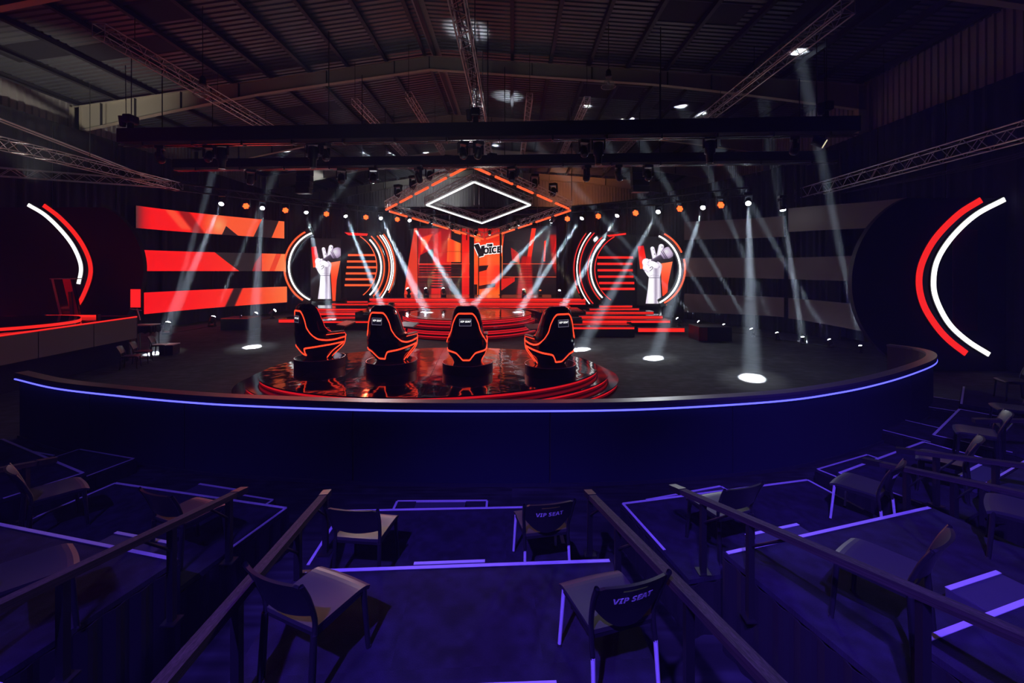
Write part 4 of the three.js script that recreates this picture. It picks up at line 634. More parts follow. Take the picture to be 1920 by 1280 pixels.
// small black monitor wedges on the steps
for (const [px, py, d, w, label] of [[1082, 600, 22.9, 0.5, 'black wedge monitor on the front step of the right stage wing'], [1178, 605, 24.3, 0.24, 'small black wedge monitor on the second right wing step'], [688, 590, 25.6, 0.32, 'black wedge monitor on the front step of the left stage wing'], [734, 571, 30.2, 0.34, 'black wedge monitor on the deck left of the round podium'], [645, 563, 33, 0.3, 'black wedge monitor below the left bar panel']]) {
  const p = at(px, py, d), s = new THREE.Shape([[-0.22, -0.16], [0.22, -0.16], [0.16, 0.16], [-0.22, 0.04]].map(([x, y]) => new THREE.Vector2(x, y))), g = new THREE.ExtrudeGeometry(s, { depth: w, bevelEnabled: false }); g.rotateY(Math.PI / 2); g.translate(-w / 2, 0, 0);
  const t = thing('stage_monitor', label, 'loudspeaker', p); part('cabinet', g, M.black, t); part('grille', box(w * 0.85, 0.02, 0.3, 0, 0.13, -0.02, 0).rotateX(0.0), M.rubber, t);
}
// small lights along the back of the stage
[[764, 541, COOL, 'white'], [798, 541, COOL, 'white'], [831, 541, COOL, 'white'], [982, 543, COOL, 'white'], [1013, 544.5, RED, 'red'], [1049, 544.5, COOL, 'white']].forEach(([px, py, color, w], i) => {
  const aims = [[706, 450, 34], [770, 430, 36], [818, 440, 36.4], [962, 440, 36], [1013, 480, 34], [1060, 470, 33]];
  const c = at(px, py, 34.8), tg = at(...aims[i]), dir = tg.clone().sub(c).normalize(), size = (c.y - 1.37) / (0.42 + 0.19 * dir.y);
  aimHead(`small ${w} beam light standing at the foot of the video wall, ${ORD[i]} from the left`, px, py, 34.8, tg, 1, { I: i < 3 ? 42000 : 26000, angle: 0.02, color }, w === 'red' ? M.lensred : M.lens, 'beam lights at the foot of the video wall', size, 'floor_light');
});

// ---------------------------------------------------------------- the four red-lit armchairs
const Wt = [[0, 0.40], [0.12, 0.44], [0.3, 0.545], [0.38, 0.565], [0.63, 0.575], [0.76, 0.56], [0.84, 0.50], [1.08, 0.475], [1.42, 0.415], [1.58, 0.365], [1.66, 0.30], [1.7, 0.22]];
const Bt = [[0, 0.30], [0.2, 0.40], [0.4, 0.47], [0.7, 0.46], [1.08, 0.40], [1.42, 0.34], [1.6, 0.28], [1.7, 0.2]];
const Zt = [[0, 0.06], [0.3, 0.15], [0.6, 0.22], [1.1, 0.31], [1.7, 0.40]];
const Ft = [[0, 0.30], [0.12, 0.40], [0.4, 0.70], [0.64, 0.84], [0.74, 0.82], [0.78, 0.50], [0.86, 0.32], [1.0, 0.24], [1.3, 0.18], [1.55, 0.14], [1.7, 0.04]];
function shellPoint(t, h, inset = 0) {
  const s = Math.sign(t), k = Math.abs(t), w = interp(Wt, h) - inset, b = interp(Bt, h) - inset, f = interp(Ft, h), z0 = interp(Zt, h);
  if (k <= 0.5) { const a = k / 0.5 * Math.PI / 2; return V(s * w * Math.pow(Math.sin(a), 0.72), h, z0 + b * Math.pow(Math.cos(a), 0.72)); }
  const q = (k - 0.5) / 0.5; return V(s * w * (1 - 0.07 * q * q), h, z0 - q * f);
}
const shellNormal = (t, h) => { const e = 0.004, a = shellPoint(Math.min(1, t + e), h).sub(shellPoint(Math.max(-1, t - e), h)), b = shellPoint(t, Math.min(1.7, h + e)).sub(shellPoint(t, Math.max(0, h - e))); return b.cross(a).normalize().multiplyScalar(-1); };
const vipTex = canvas(256, 144, (g, w, h) => { g.fillStyle = '#0b0a14'; g.fillRect(0, 0, w, h); g.strokeStyle = '#8e88a0'; g.lineWidth = 4; g.strokeRect(3, 3, w - 6, h - 6); g.fillStyle = '#ffffff'; g.textAlign = 'center'; g.font = 'italic bold 54px sans-serif'; g.fillText('VIP SEAT', w / 2, 72, w - 26); });
const vipMat = screenMat(vipTex, 1.5);
function judgeChair(label, pos, turn) {
  const t = thing('red_lit_armchair', label, 'armchair', pos, turn);
  const nt = 44, nh = 30, H = (v) => 1.7 * (1 - Math.pow(1 - v, 1.15));
  part('shell', slab((u, v) => shellPoint(2 * u - 1, H(v), 0), (u, v) => shellPoint((2 * u - 1) * 0.985, H(v), 0.085), nt, nh), M.blackgloss, t);
  part('seat', [rbox(0.86, 0.16, 0.72, 0.06, 0, 0.5, -0.22)], M.plastic, t); part('base', [cyl(0.34, 0.46, 0.42, 0, 0.22, -0.05, 28)], M.blackgloss, t);
  part('cushion', slab((u, v) => V((u - 0.5) * 0.7 * (1 - 0.15 * v), 0.58 + v * 0.95, 0.5 + 0.1 * v + 0.08 * Math.cos((u - 0.5) * 3)), (u, v) => V((u - 0.5) * 0.7 * (1 - 0.15 * v), 0.58 + v * 0.95, 0.36 + 0.12 * v), 12, 10), M.plastic, t);
  for (const s of [-1, 1]) part('armrest', rbox(0.11, 0.07, 0.55, 0.03, s * 0.53, 0.79, -0.26), M.greyplate, t);
  const line = (pts, name, r = 0.0105, n = 60) => { for (const dh of [-0.013, 0.013]) { const P = pts.map(([a, h]) => { const hh = Math.max(0.015, h + dh); return shellPoint(a, hh).addScaledVector(shellNormal(a, hh), 0.012); }); part(name, tube(P, r, n, 5, false, 0.35), M.neon, t); } };
  const mir = (l) => [...l.map(([a, h]) => [-a, h]), ...[...l].reverse().slice(l[l.length - 1][0] === 0 ? 1 : 0)];
  line(mir([[0.98, 0.63], [0.78, 0.585], [0.6, 0.585], [0.46, 0.65], [0.36, 0.8], [0.29, 1.0], [0.255, 1.2], [0.2, 1.38], [0.14, 1.47], [0.1, 1.49], [0, 1.49]]), 'upper_light_line', 0.0105, 110);
  line(mir([[0.98, 0.47], [0.7, 0.44], [0.5, 0.43], [0.34, 0.41], [0.19, 0.385], [0.12, 0.35], [0.07, 0.22], [0.04, 0.13], [0, 0.125]]), 'lower_light_line', 0.0105, 110);
  for (const s of [-1, 1]) { line([[s * 0.97, 0.45], [s * 0.8, 0.25], [s * 0.66, 0.03]], 'base_light_line', 0.0105, 14); line([[s * 0.995, 0.7], [s * 0.995, 0.4], [s * 0.9, 0.06]], 'front_light_line', 0.009, 14); }
  for (const s of [-1, 1]) { const P = []; for (let h = 1.6; h >= 0.72; h -= 0.035) P.push(shellPoint(s, h).add(V(s * 0.012, 0, 0))); part('rim_light_line', tube(P, 0.006, 60, 4, false, 0.4), M.redarc, t); P.length = 0; for (let k = 0; k <= 6; k++) P.push(V(s * 0.565, 0.748 + 0.008 * k / 6, 0.06 - 0.1 * k)); part('arm_light_line', tube(P, 0.009, 12, 4), M.neon, t); }
  const n = shellNormal(0, 1.24), sg = shellPoint(0, 1.24).addScaledVector(n, 0.012);
  const plate = part('name_plate', new THREE.PlaneGeometry(0.34, 0.2), vipMat, t); plate.position.copy(sg).addScaledVector(n, 0.006); plate.lookAt(0, 0, 0); plate.rotation.set(-Math.asin(Math.max(-1, Math.min(1, n.y))), 0, 0);
  const pf = part('plate_frame', rbox(0.36, 0.22, 0.016, 0.006), M.black, t); pf.position.copy(sg).addScaledVector(n, -0.004); pf.rotation.copy(plate.rotation);
  part('console', [rbox(0.62, 0.045, 0.38, 0.015, 0, 0, 0)].map((g) => g.rotateX(0.3).translate(0, 0.96, -0.86)), M.greyplate, t);
  part('console_post', [rod(V(0, 0.5, -0.62), V(0, 0.95, -0.84), 0.035, 10)], M.black, t);
  return t;
}
[[600, 668, -0.74, 'armchair outlined in red light lines, turned right, leftmost of four on the podium'], [734.7, 674, -0.36, 'armchair outlined in red light lines, turned slightly right, second from left on the podium'], [877.2, 676.6, 0.0, 'armchair outlined in red light lines, straight from behind, third from left on the podium'], [1031.6, 680, 0.46, 'armchair outlined in red light lines, turned left, rightmost of four on the podium']].forEach(([px, py, turn, label], i) => {
  const p = gnd(px, py, 0.75);
  const b = thing('chair_pedestal', `round black pedestal under the ${['leftmost', 'second', 'third', 'rightmost'][i]} red-lit armchair`, 'pedestal', [p.x, 0.45, p.z]);
  part('drum', cyl(0.75, 0.75, 0.29, 0, 0.147, 0, 48), M.black, b); part('rim', new THREE.TorusGeometry(0.75, 0.006, 5, 64).rotateX(Math.PI / 2).translate(0, 0.294, 0), M.alu, b); part('top', cyl(0.74, 0.74, 0.012, 0, 0.294, 0, 48), M.gloss, b);
  judgeChair(label, [p.x, 0.75, p.z], turn);
});
// ---------------------------------------------------------------- curved barrier with the blue light line
{
  const pts = [[-10.25, -9.15], [-8.63, -8.42], [-6.95, -7.92], [-5.54, -7.57], [-4.31, -7.36], [-2.27, -7.15], [0, -7.1], [2.1, -7.19], [4.45, -7.6], [5.95, -8.13], [7.28, -8.78], [8.65, -9.59], [9.99, -10.5], [10.75, -11.25], [11.0, -11.9], [10.75, -12.5]].map(([x, z]) => V(x, 0, z));
  const c = new THREE.CatmullRomCurve3(pts, false, 'catmullrom', 0.5), N = 150, S = c.getSpacedPoints(N);
  const nrm = S.map((p, i) => { const d = S[Math.min(N, i + 1)].clone().sub(S[Math.max(0, i - 1)]).normalize(); return V(-d.z, 0, d.x).normalize().multiplyScalar(-1); });
  nrm.forEach((n) => { if (n.z < 0 && false) n.multiplyScalar(-1); });
  const Q = (k, off, y) => { const f = k * N, i = Math.min(N - 1, Math.floor(f)), w = f - i; const p = S[i].clone().lerp(S[i + 1], w), n = nrm[i].clone().lerp(nrm[i + 1], w).normalize(); return p.addScaledVector(n, off).setY(y); };
  const side = nrm[75].z > 0 ? 1 : -1;                     // + is the audience side
  const t = thing('curved_barrier', 'long curved dark fabric barrier with a glowing blue line under its top rail', 'barrier');
  const fab = std(0.008, 0.010, 0.045, 0.95, 0, { bumpMap: rep(carpetBump, 2, 2), bumpScale: 0.002 });
  const seams = [0, 0.11, 0.205, 0.335, 0.47, 0.602, 0.72, 0.835, 0.92, 1];
  for (let i = 0; i + 1 < seams.length; i++) { const a = seams[i] + 0.0005, b = seams[i + 1] - 0.0005; part('fabric_panel', slab((u, v) => Q(a + (b - a) * u, side * (0.04 + 0.006 * Math.sin(u * 3.1416)), 0.02 + 1.3 * v), (u, v) => Q(a + (b - a) * u, 0, 0.02 + 1.3 * v), 18, 1), fab, t); }
  part('inner_face', slab((u, v) => Q(u, -side * 0.03, 0.02 + 1.3 * v), (u, v) => Q(u, -side * 0.05, 0.02 + 1.3 * v), 120, 1), std(0.09, 0.07, 0.06, 0.8), t);
  part('top_rail', slab((u, v) => Q(u, side * (0.11 - 0.2 * v), 1.365), (u, v) => Q(u, side * (0.11 - 0.2 * v), 1.315), 150, 1), std(0.16, 0.15, 0.16, 0.4), t);
  part('rail_skirt', slab((u, v) => Q(u, side * 0.11, 1.25 + 0.07 * v), (u, v) => Q(u, side * 0.095, 1.25 + 0.07 * v), 150, 1), std(0.09, 0.09, 0.14, 0.5), t);
  part('blue_light_line', slab((u, v) => Q(u, side * 0.118, 1.222 + 0.022 * v), (u, v) => Q(u, side * 0.095, 1.222 + 0.022 * v), 150, 1), M.blueled, t);
  part('base_trim', slab((u, v) => Q(u, side * 0.075, 0.005 + 0.05 * v), (u, v) => Q(u, side * 0.045, 0.005 + 0.05 * v), 150, 1), std(0.03, 0.03, 0.05, 0.5), t);
}

// ---------------------------------------------------------------- audience decks, radial bays
// a bay: front-left corner (x, d) of the middle tier, its width, and its turn (right end farther when positive)
const T2 = 0.55, T1 = 0.9, T0 = 1.25;
function deck(label, name, fl, width, back, ang, y, o = {}) {            // fl: Vector2 (x, d); local +x along the front edge, +z toward the camera
  const t = thing(name, label, 'platform', [fl.x, 0, -fl.y], ang), w = width, wb = o.wb ?? width, xb = o.xb ?? 0;   // back edge may be narrower
  const y0 = o.y0 ?? 0, P = [[0, 0], [w, 0], [xb + wb, back], [xb, back]];
  part('deck_board', prism(P, y - 0.045, y), M.carpet, t);
  const sk = []; for (const [a, b, on] of [[0, 1, 1], [1, 2, 1], [3, 0, 1], [2, 3, 1]]) if (on) { const A = V(P[a][0], 0, P[a][1]), B = V(P[b][0], 0, P[b][1]), n = Math.max(1, Math.round(A.distanceTo(B) * 5)); const dir = B.clone().sub(A).normalize(), nn = V(-dir.z, 0, dir.x); sk.push(slab((u, v) => A.clone().lerp(B, u).addScaledVector(nn, 0.012 * Math.sin(u * n * 6.28)).setY(y0 + (y - 0.05 - y0) * v), (u, v) => A.clone().lerp(B, u).addScaledVector(nn, 0.012 * Math.sin(u * n * 6.28) - 0.012).setY(y0 + (y - 0.05 - y0) * v), n * 5, 1)); }
  sk.forEach((g) => part('skirt', g, M.skirt, t));
  const tp = (a, b, wd = 0.036) => part('edge_tape', bar(V(a[0], y + 0.003, a[1]), V(b[0], y + 0.003, b[1]), wd, 0.005), M.tape, t);
  (o.tapes ?? [[0.02, 0.02, w - 0.02, 0.02]]).forEach(([a, b, c, d, wd]) => tp([a, b], [c, d], wd));
  return t;
}
function stepBox(label, p, w, dp, y0, y1, ang, tape = true) {
  const t = thing('step_box', label, 'step', [p.x, y0, p.z], ang); part('box', rbox(w, y1 - y0, dp, 0.012, 0, (y1 - y0) / 2, 0), M.step, t);
  if (tape) part('edge_tape', box(w, 0.005, 0.036, 0, y1 - y0 + 0.003, -dp / 2 + 0.022), M.tape, t); return t;
}
const v2 = (p) => new THREE.Vector2(p.x, -p.z);
const angOf = (a, b) => Math.atan2(-(b.z - a.z), b.x - a.x);
function bay(word, c2, e2, c1, e1, opt) {                  // pixels: front-left and front-right corners of the middle and the upper tier
  const A2 = gnd(...c2, T2), B2 = gnd(...e2, T2), A1 = gnd(...c1, T1), B1 = gnd(...e1, T1), g2 = angOf(A2, B2), g1 = angOf(A1, B1);
  const w2 = A2.distanceTo(B2), w1 = A1.distanceTo(B1);
  const dl = (P) => (P.x - A2.x) * Math.sin(g2) + (P.z - A2.z) * Math.cos(g2), bk = Math.min(dl(A1), dl(B1)) - 0.012;
  deck(`dark carpeted audience deck, middle tier, ${word}, with taped front edge`, 'audience_deck', v2(A2), w2, Math.min(1.7, bk), g2, T2, { tapes: opt.t2 ?? [[0.02, 0.02, w2 - 0.02, 0.02], [0.02, 0.02, 0.02, 0.95, 0.03], [w2 - 0.02, 0.02, w2 - 0.02, 0.8, 0.03]] });
  deck(`dark carpeted audience deck, upper tier, ${word}, with taped front edge`, 'audience_deck', v2(A1), w1, 1.5, g1, T1, { tapes: [[0.02, 0.02, w1 - 0.02, 0.02]] });
  return { A2, B2, A1, B1, g2, g1, w2, w1 };
}
const onDeck = (A, g, x, z, y) => V(A.x + x * Math.cos(g) + z * Math.sin(g), y, A.z - x * Math.sin(g) + z * Math.cos(g));
const C = bay('centre block', [640, 956], [1043, 948], [560, 1069], [1146, 1048], { t2: [[0.05, 0.02, 2.6, 0.02], [0.02, 0.05, 0.02, 1.0, 0.03], [2.62, 0.45, 2.62, 0.75, 0.04]] });
const R1 = bay('first block right of the centre', [1164, 943], [1514, 898], [1357, 1035], [1741, 949], {});
const R2 = bay('second block right of the centre', [1570, 886], [1730, 827], [1838, 910], [1925, 860], {});
const R3 = bay('third block right of the centre', [1747, 815], [1797, 766], [1985, 850], [2015, 808], {});
const L1 = bay('first block left of the centre', [217, 904], [541, 951], [-10, 978], [336, 1047], {});
const L2 = bay('second block left of the centre', [6, 822], [160, 886], [-160, 872], [-60, 930], {});
deck('dark carpeted audience deck at the far right beside the drape wall', 'audience_deck', v2(gnd(1800, 757, T2)), 2.2, 2.4, 0.75, T2, { tapes: [[0.02, 0.02, 2.1, 0.02]] });
// upper tier nearest the camera
{
  const A = gnd(1712, 1200, T0), B = gnd(1925, 1120, T0);
  deck('dark carpeted audience deck nearest the camera, first block right of the centre', 'audience_deck', v2(A), 2.6, 1.6, angOf(A, B), T0, {});
  deck('dark carpeted audience deck nearest the camera, centre block', 'audience_deck', new THREE.Vector2(-1.62, 2.2), 2.5, 1.6, 0.05, T0, {});
  deck('dark carpeted audience deck nearest the camera, first block left of the centre', 'audience_deck', new THREE.Vector2(-4.9, 2.9), 2.6, 1.6, -0.24, T0, {});
}
// step boxes between the tiers and low landings at the foot of the blocks
stepBox('small carpeted step below the upper deck of the centre block', onDeck(C.A1, C.g1, 1.27, -0.16, 0), 0.67, 0.32, T2, 0.725, C.g1);
stepBox('small carpeted step with bright tape at the bottom edge of the centre block', V(-0.16, 0, -2.36), 0.86, 0.42, T1, 1.07, 0.04);
stepBox('small carpeted step below the upper deck of the first right block', onDeck(R1.A1, R1.g1, 0.98, -0.2, 0), 0.7, 0.4, T2, 0.725, R1.g1);
stepBox('small carpeted step below the nearest deck of the first right block', V(3.66, 0, -3.27), 0.62, 0.36, T1, 1.07, 0.3);
stepBox('small carpeted step below the upper deck of the first left block', onDeck(L1.A1, L1.g1, 1.45, -0.2, 0), 0.72, 0.4, T2, 0.725, L1.g1);
stepBox('small carpeted step below the upper deck of the second right block', onDeck(R2.A1, R2.g1, 1.0, -0.2, 0), 0.7, 0.4, T2, 0.725, R2.g1);
function landing(word, fl, w, dp, ang, boxX) {
  const t = deck(`low black landing with taped outline at the foot of the ${word}`, 'landing_deck', fl, w, dp, ang, 0.25, { tapes: [[0.02, 0.02, w - 0.02, 0.02, 0.03], [0.02, 0.03, 0.02, dp - 0.02, 0.03], [w - 0.02, 0.03, w - 0.02, dp - 0.02, 0.03]] }); void t;
  const p = onDeck(V(fl.x, 0, -fl.y), ang, boxX, dp - 0.19, 0); stepBox(`small carpeted step on the landing at the foot of the ${word}`, p, 0.66, 0.34, 0.25, 0.4, ang);
}
landing('centre block', new THREE.Vector2(-1.63, 6.16), 1.3, 0.66, 0.01, 0.68);
{ const a = gnd(1208, 936, 0.25), b = gnd(1352, 910, 0.25); landing('first right block', v2(a), a.distanceTo(b), 0.6, angOf(a, b), 0.75); }
{ const a = gnd(1529, 879, 0.25), b = gnd(1625, 851, 0.25); landing('second right block', v2(a), a.distanceTo(b), 0.95, angOf(a, b), 1.2); }
{ const a = gnd(1650, 805, 0.25), b = gnd(1693, 786, 0.25); landing('third right block', v2(a), a.distanceTo(b), 1.2, angOf(a, b), 1.0); }
{ const a = gnd(1723, 760, 0.25), b = gnd(1738, 742, 0.25); landing('far right deck', v2(a), a.distanceTo(b), 1.4, 0.8, 0.4); }
{ const a = gnd(366, 912, 0.25), b = gnd(516, 936, 0.25); landing('first left block', v2(a), a.distanceTo(b), 0.5, angOf(a, b), 0.6); }
{ const a = gnd(150, 841, 0.25), b = gnd(255, 859, 0.25); landing('second left block', v2(a), a.distanceTo(b), 0.9, angOf(a, b), 0.05); }

// ---------------------------------------------------------------- handrails
function rail(label, a, b, posts) {
  const t = thing('handrail', label, 'handrail'), g = bar(a, b, 0.075, 0.05); part('top_bar', g, M.wood, t);
  const e = a.clone().sub(b).normalize(); part('end_cap', bar(a.clone().addScaledVector(e, -0.16), a.clone().addScaledVector(e, 0.02), 0.085, 0.06), M.black, t);
  for (const [k, y] of posts) { const p = a.clone().lerp(b, k); part('post', [box(0.05, p.y - y - 0.02, 0.05, p.x, (p.y + y) / 2, p.z), box(0.12, 0.012, 0.12, p.x, y + 0.006, p.z)], M.black, t); }
  for (const [k, y] of posts.slice(0, 2)) { const p = a.clone().lerp(b, k), q = a.clone().lerp(b, Math.min(1, k + 0.12)); part('brace', rod(V(p.x, p.y - 0.22, p.z), V(q.x, q.y - 0.03, q.z), 0.012, 6), M.black, t); void y; }
  return t;
}
const H1 = 1.15;
rail('dark wooden handrail along the left side of the centre block', gnd(613, 924, H1), V(-1.5, 1.72, -1.8), [[0.02, T2], [0.33, T2], [0.72, T1]]);
rail('dark wooden handrail along the right side of the centre block', gnd(1103, 924, H1), V(1.12, 1.8, -1.65), [[0.02, T2], [0.3, T2], [0.7, T1]]);
rail('dark wooden handrail along the left side of the first right block', gnd(1263, 914, H1), V(2.5, 1.78, -1.9), [[0.16, T2], [0.36, T2], [0.79, T1]]);
rail('dark wooden handrail along the left side of the second right block', gnd(1622, 863, H1), V(5.0, 1.32, -4.22), [[0.3, T2], [0.6, T2]]);
rail('dark wooden handrail along the right side of the second right block', gnd(1684, 843, H1), V(6.1, 1.3, -4.75), [[0.25, T2], [0.6, T2]]);
rail('dark wooden handrail along the left side of the third right block', gnd(1828, 788, H1), V(8.3, 1.25, -6.5), [[0.3, T2], [0.8, T2]]);
rail('dark wooden handrail along the right side of the first left block', gnd(456, 919, H1), V(-2.84, 1.66, -2.3), [[0.1, T2], [0.42, T2], [0.8, T1]]);
rail('dark wooden handrail along the right side of the second left block', gnd(100, 862, H1), V(-5.9, 1.3, -4.6), [[0.3, T2], [0.8, T2]]);

// ---------------------------------------------------------------- plastic audience chairs
const font = await new FontLoader().loadAsync('fonts/droid/droid_sans_bold.typeface.json');
function seatGeo() { return slab((u, v) => { const x = (u - 0.5), z = v - 0.5; return V(x * (0.46 - 0.03 * v), 0.452 - 0.012 * Math.cos(x * 3) * Math.cos(z * 2.6) - 0.03 * Math.pow(Math.max(0, -z * 2), 5) + 0.006 * v, z * 0.46 - 0.02 - 0.015 * Math.cos(x * 3.1) * (v < 0.5 ? 1 : 0)); }, (u, v) => { const x = (u - 0.5), z = v - 0.5; return V(x * (0.45 - 0.03 * v), 0.425 - 0.012 * Math.cos(x * 3) * Math.cos(z * 2.6) - 0.03 * Math.pow(Math.max(0, -z * 2), 5), z * 0.45 - 0.02); }, 14, 14); }
const backPoint = (u, y, off) => { const x = 2 * u - 1, k = (y - 0.47) / 0.36; return V(x * (0.222 + 0.022 * k), y, 0.205 + 0.085 * k * k + 0.055 * k + 0.045 * (1 - x * x) + off); };
function backGeo(vip) {
  const top = (x) => 0.80 - 0.012 * x * x + (Math.abs(x) > 0.9 ? -0.012 : 0), bot = (x) => (vip ? 0.475 + 0.16 * Math.pow(Math.abs(x), 2.4) : 0.555 - 0.018 * (1 - x * x));
  const f = (off) => (u, v) => { const x = 2 * u - 1; return backPoint(u, bot(x) + (top(x) - bot(x)) * v, off); };
  return slab(f(0.011), f(-0.011), 22, 26, vip ? (u, v) => Math.abs(u - 0.5) < 0.16 && v > 0.84 && v < 0.9 : null);
}
const sideGeo = (s, vip) => { const P = [V(s * 0.215, vip ? 0.3 : 0.02, 0.225), V(s * 0.214, 0.42, 0.205), V(s * 0.216, 0.5, 0.205), V(s * 0.228, 0.6, 0.238), V(s * 0.237, 0.7, 0.278), V(s * 0.243, 0.79, 0.325)]; return tube(P, 0.0165, 18, 7); };
function chairProto(vip, label) {
  const t = thing('plastic_chair', label, 'chair', [0, 0, 0], 0, 'audience chairs');
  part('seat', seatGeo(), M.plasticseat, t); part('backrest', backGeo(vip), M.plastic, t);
  part('apron', [bar(V(-0.2, 0.415, -0.21), V(0.2, 0.415, -0.21), 0.02, 0.04), bar(V(-0.205, 0.415, 0.19), V(0.205, 0.415, 0.19), 0.02, 0.04), bar(V(-0.21, 0.415, -0.2), V(-0.205, 0.415, 0.2), 0.02, 0.04), bar(V(0.21, 0.415, -0.2), V(0.205, 0.415, 0.2), 0.02, 0.04)], M.plastic, t);
  for (const s of [-1, 1]) {
    part('leg', vip ? rod(V(s * 0.228, 0.012, -0.24), V(s * 0.21, 0.41, -0.205), 0.0125, 10, 0.0145) : rod(V(s * 0.226, 0.0, -0.235), V(s * 0.208, 0.43, -0.205), 0.0165, 8, 0.021), vip ? M.paleleg : M.plastic, t);
    part('side_frame', sideGeo(s, vip), M.plastic, t);
    part('leg', vip ? rod(V(s * 0.222, 0.012, 0.25), V(s * 0.215, 0.31, 0.226), 0.0125, 10, 0.0145) : rod(V(s * 0.22, 0, 0.245), V(s * 0.214, 0.42, 0.21), 0.0165, 8, 0.02), vip ? M.paleleg : M.plastic, t);
    part('foot', [cyl(0.017, 0.015, 0.016, s * 0.228, 0.008, -0.24, 10), cyl(0.017, 0.015, 0.016, s * 0.222, 0.008, 0.25, 10)], M.rubber, t);
  }
  if (vip) { // white print on the back
    const g = new TextGeometry('VIP SEAT', { font, size: 0.046, depth: 0.0015, curveSegments: 5, bevelEnabled: false }); g.computeBoundingBox(); const w = g.boundingBox.max.x, p = g.attributes.position;
    for (let i = 0; i < p.count; i++) { const X = p.getX(i) - w / 2, Y = 0.655 + p.getY(i) * 0.95, u = (X + 0.02 * 0) / (2 * (0.222 + 0.022 * (Y - 0.47) / 0.36)) + 0.5, q = backPoint(u, Y, 0.0115 + p.getZ(i)); p.setXYZ(i, q.x, q.y, q.z); }
    g.computeVertexNormals(); part('lettering', g, M.letter, t);
  }
  return t;
}
const FL = V(-0.228, 0, -0.24);                            // front-left foot in the chair's own axes, front toward -z
function placeChair(proto, px, py, y, turn, label, foot = FL) {
  const g = gnd(px, py, y), f = foot.clone().applyAxisAngle(V(0, 1, 0), turn), pos = V(g.x - f.x, y, g.z - f.z);
  if (!proto.userData.placed) { proto.userData.placed = undefined; delete proto.userData.placed; }
  if (!placed.has(proto)) { placed.add(proto); proto.position.copy(pos); proto.rotation.y = turn; proto.userData.label = label; return proto; }
  return copy(proto, pos, turn, label);
}
const placed = new Set(), FR = V(0.228, 0, -0.24);
const vip = chairProto(true, 'x'), plain = chairProto(false, 'x');
placeChair(plain, 692, 1212, T1, -0.42, 'black plastic chair nearest the camera, left side of the centre block', FR);
placeChair(vip, 1049, 1210, T1, 0.3, 'pale-legged black chair printed VIP SEAT, nearest the camera in the centre block');
placeChair(plain, 747, 1044, T2, -0.1, 'black plastic chair on the middle deck, left side of the centre block', FR);
placeChair(vip, 963, 1035, T2, 0.2, 'pale-legged black chair printed VIP SEAT, on the middle deck of the centre block');
placeChair(plain, 427, 1021, T2, -0.36, 'black plastic chair on the middle deck beside the rail of the first left block', FR);
placeChair(plain, 166, 984, T2, -0.62, 'black plastic chair on the middle deck, far side of the first left block', FR);
placeChair(plain, 146, 1176, T1, -0.7, 'black plastic chair cut off by the frame, upper deck of the first left block', FR);
placeChair(plain, 1287, 1006, T2, 0.32, 'black plastic chair behind the rail on the middle deck of the first right block');
placeChair(vip, 1557, 973, T2, 0.62, 'pale-legged black chair printed VIP SEAT, middle deck of the first right block');
placeChair(plain, 1557, 1156, T1, 0.62, 'black plastic chair on the upper deck of the first right block');
placeChair(plain, 1718, 919, T2, 0.72, 'black plastic chair on the middle deck of the second right block, nearer one');
placeChair(plain, 1793, 862, T2, 0.85, 'black plastic chair on the middle deck of the second right block, farther one');
placeChair(plain, 1852, 1046, T1, 0.75, 'black plastic chair at the right frame edge, upper deck of the second right block');
placeChair(plain, 1872, 812, T2, 1.0, 'black plastic chair with reddish seat on the third right block');
placeChair(plain, 1886, 752, T2, 1.15, 'black plastic chair at the far right near the drape wall');
// ---------------------------------------------------------------- arc panels at both sides
function arcPanel(label, d, edge, list, y0, y1, x2, extra) {
  const t = thing('arc_display', label, 'set piece'), s = d / F, [ex, ey, er, dirn] = edge, e = at(ex, ey, d), R = er * s, sh = new THREE.Shape();
  const n = 40, lim = (y) => Math.asin(Math.max(-1, Math.min(1, (y - e.y) / R))), pts = [];
  for (let i = 0; i <= n; i++) { const a = lim(y0) + (lim(y1) - lim(y0)) * i / n; pts.push([e.x + dirn * R * Math.cos(a), e.y + R * Math.sin(a)]); }
  const X2 = (x2 - CX) * s; sh.moveTo(X2, y0); pts.forEach(([x, y]) => sh.lineTo(x, y)); sh.lineTo(X2, y1); sh.closePath();
  const g = new THREE.ExtrudeGeometry(sh, { depth: 0.18, bevelEnabled: false }); g.translate(0, 0, -d - 0.18); part('board', g, M.blackwall, t);
  for (const [pts, w, mt, nm] of list) {                   // a bent light line: its run, width, glow; a black channel round it
    const c = new THREE.CatmullRomCurve3(pts.map(([x, y]) => at(x, y, d).setZ(0)), false, 'catmullrom', 0.5), S = c.getSpacedPoints(48), T = S.map((_, i) => c.getTangentAt(i / 48));
    const band = (hw, dep) => { const L = S.map((p, i) => [p.x - T[i].y * hw, p.y + T[i].x * hw]), Q = S.map((p, i) => [p.x + T[i].y * hw, p.y - T[i].x * hw]).reverse(), q = new THREE.Shape([...L, ...Q].map(([x, y]) => new THREE.Vector2(x, y))), g = new THREE.ExtrudeGeometry(q, { depth: dep, bevelEnabled: false }); g.translate(0, 0, -d + 0.001); return g; };
    part(nm, band(w * s / 2, 0.06), mt, t); part('channel', band((w / 2 + 1.6) * s, 0.03), M.black, t);
  }
  if (extra) extra(t);
  return t;
}
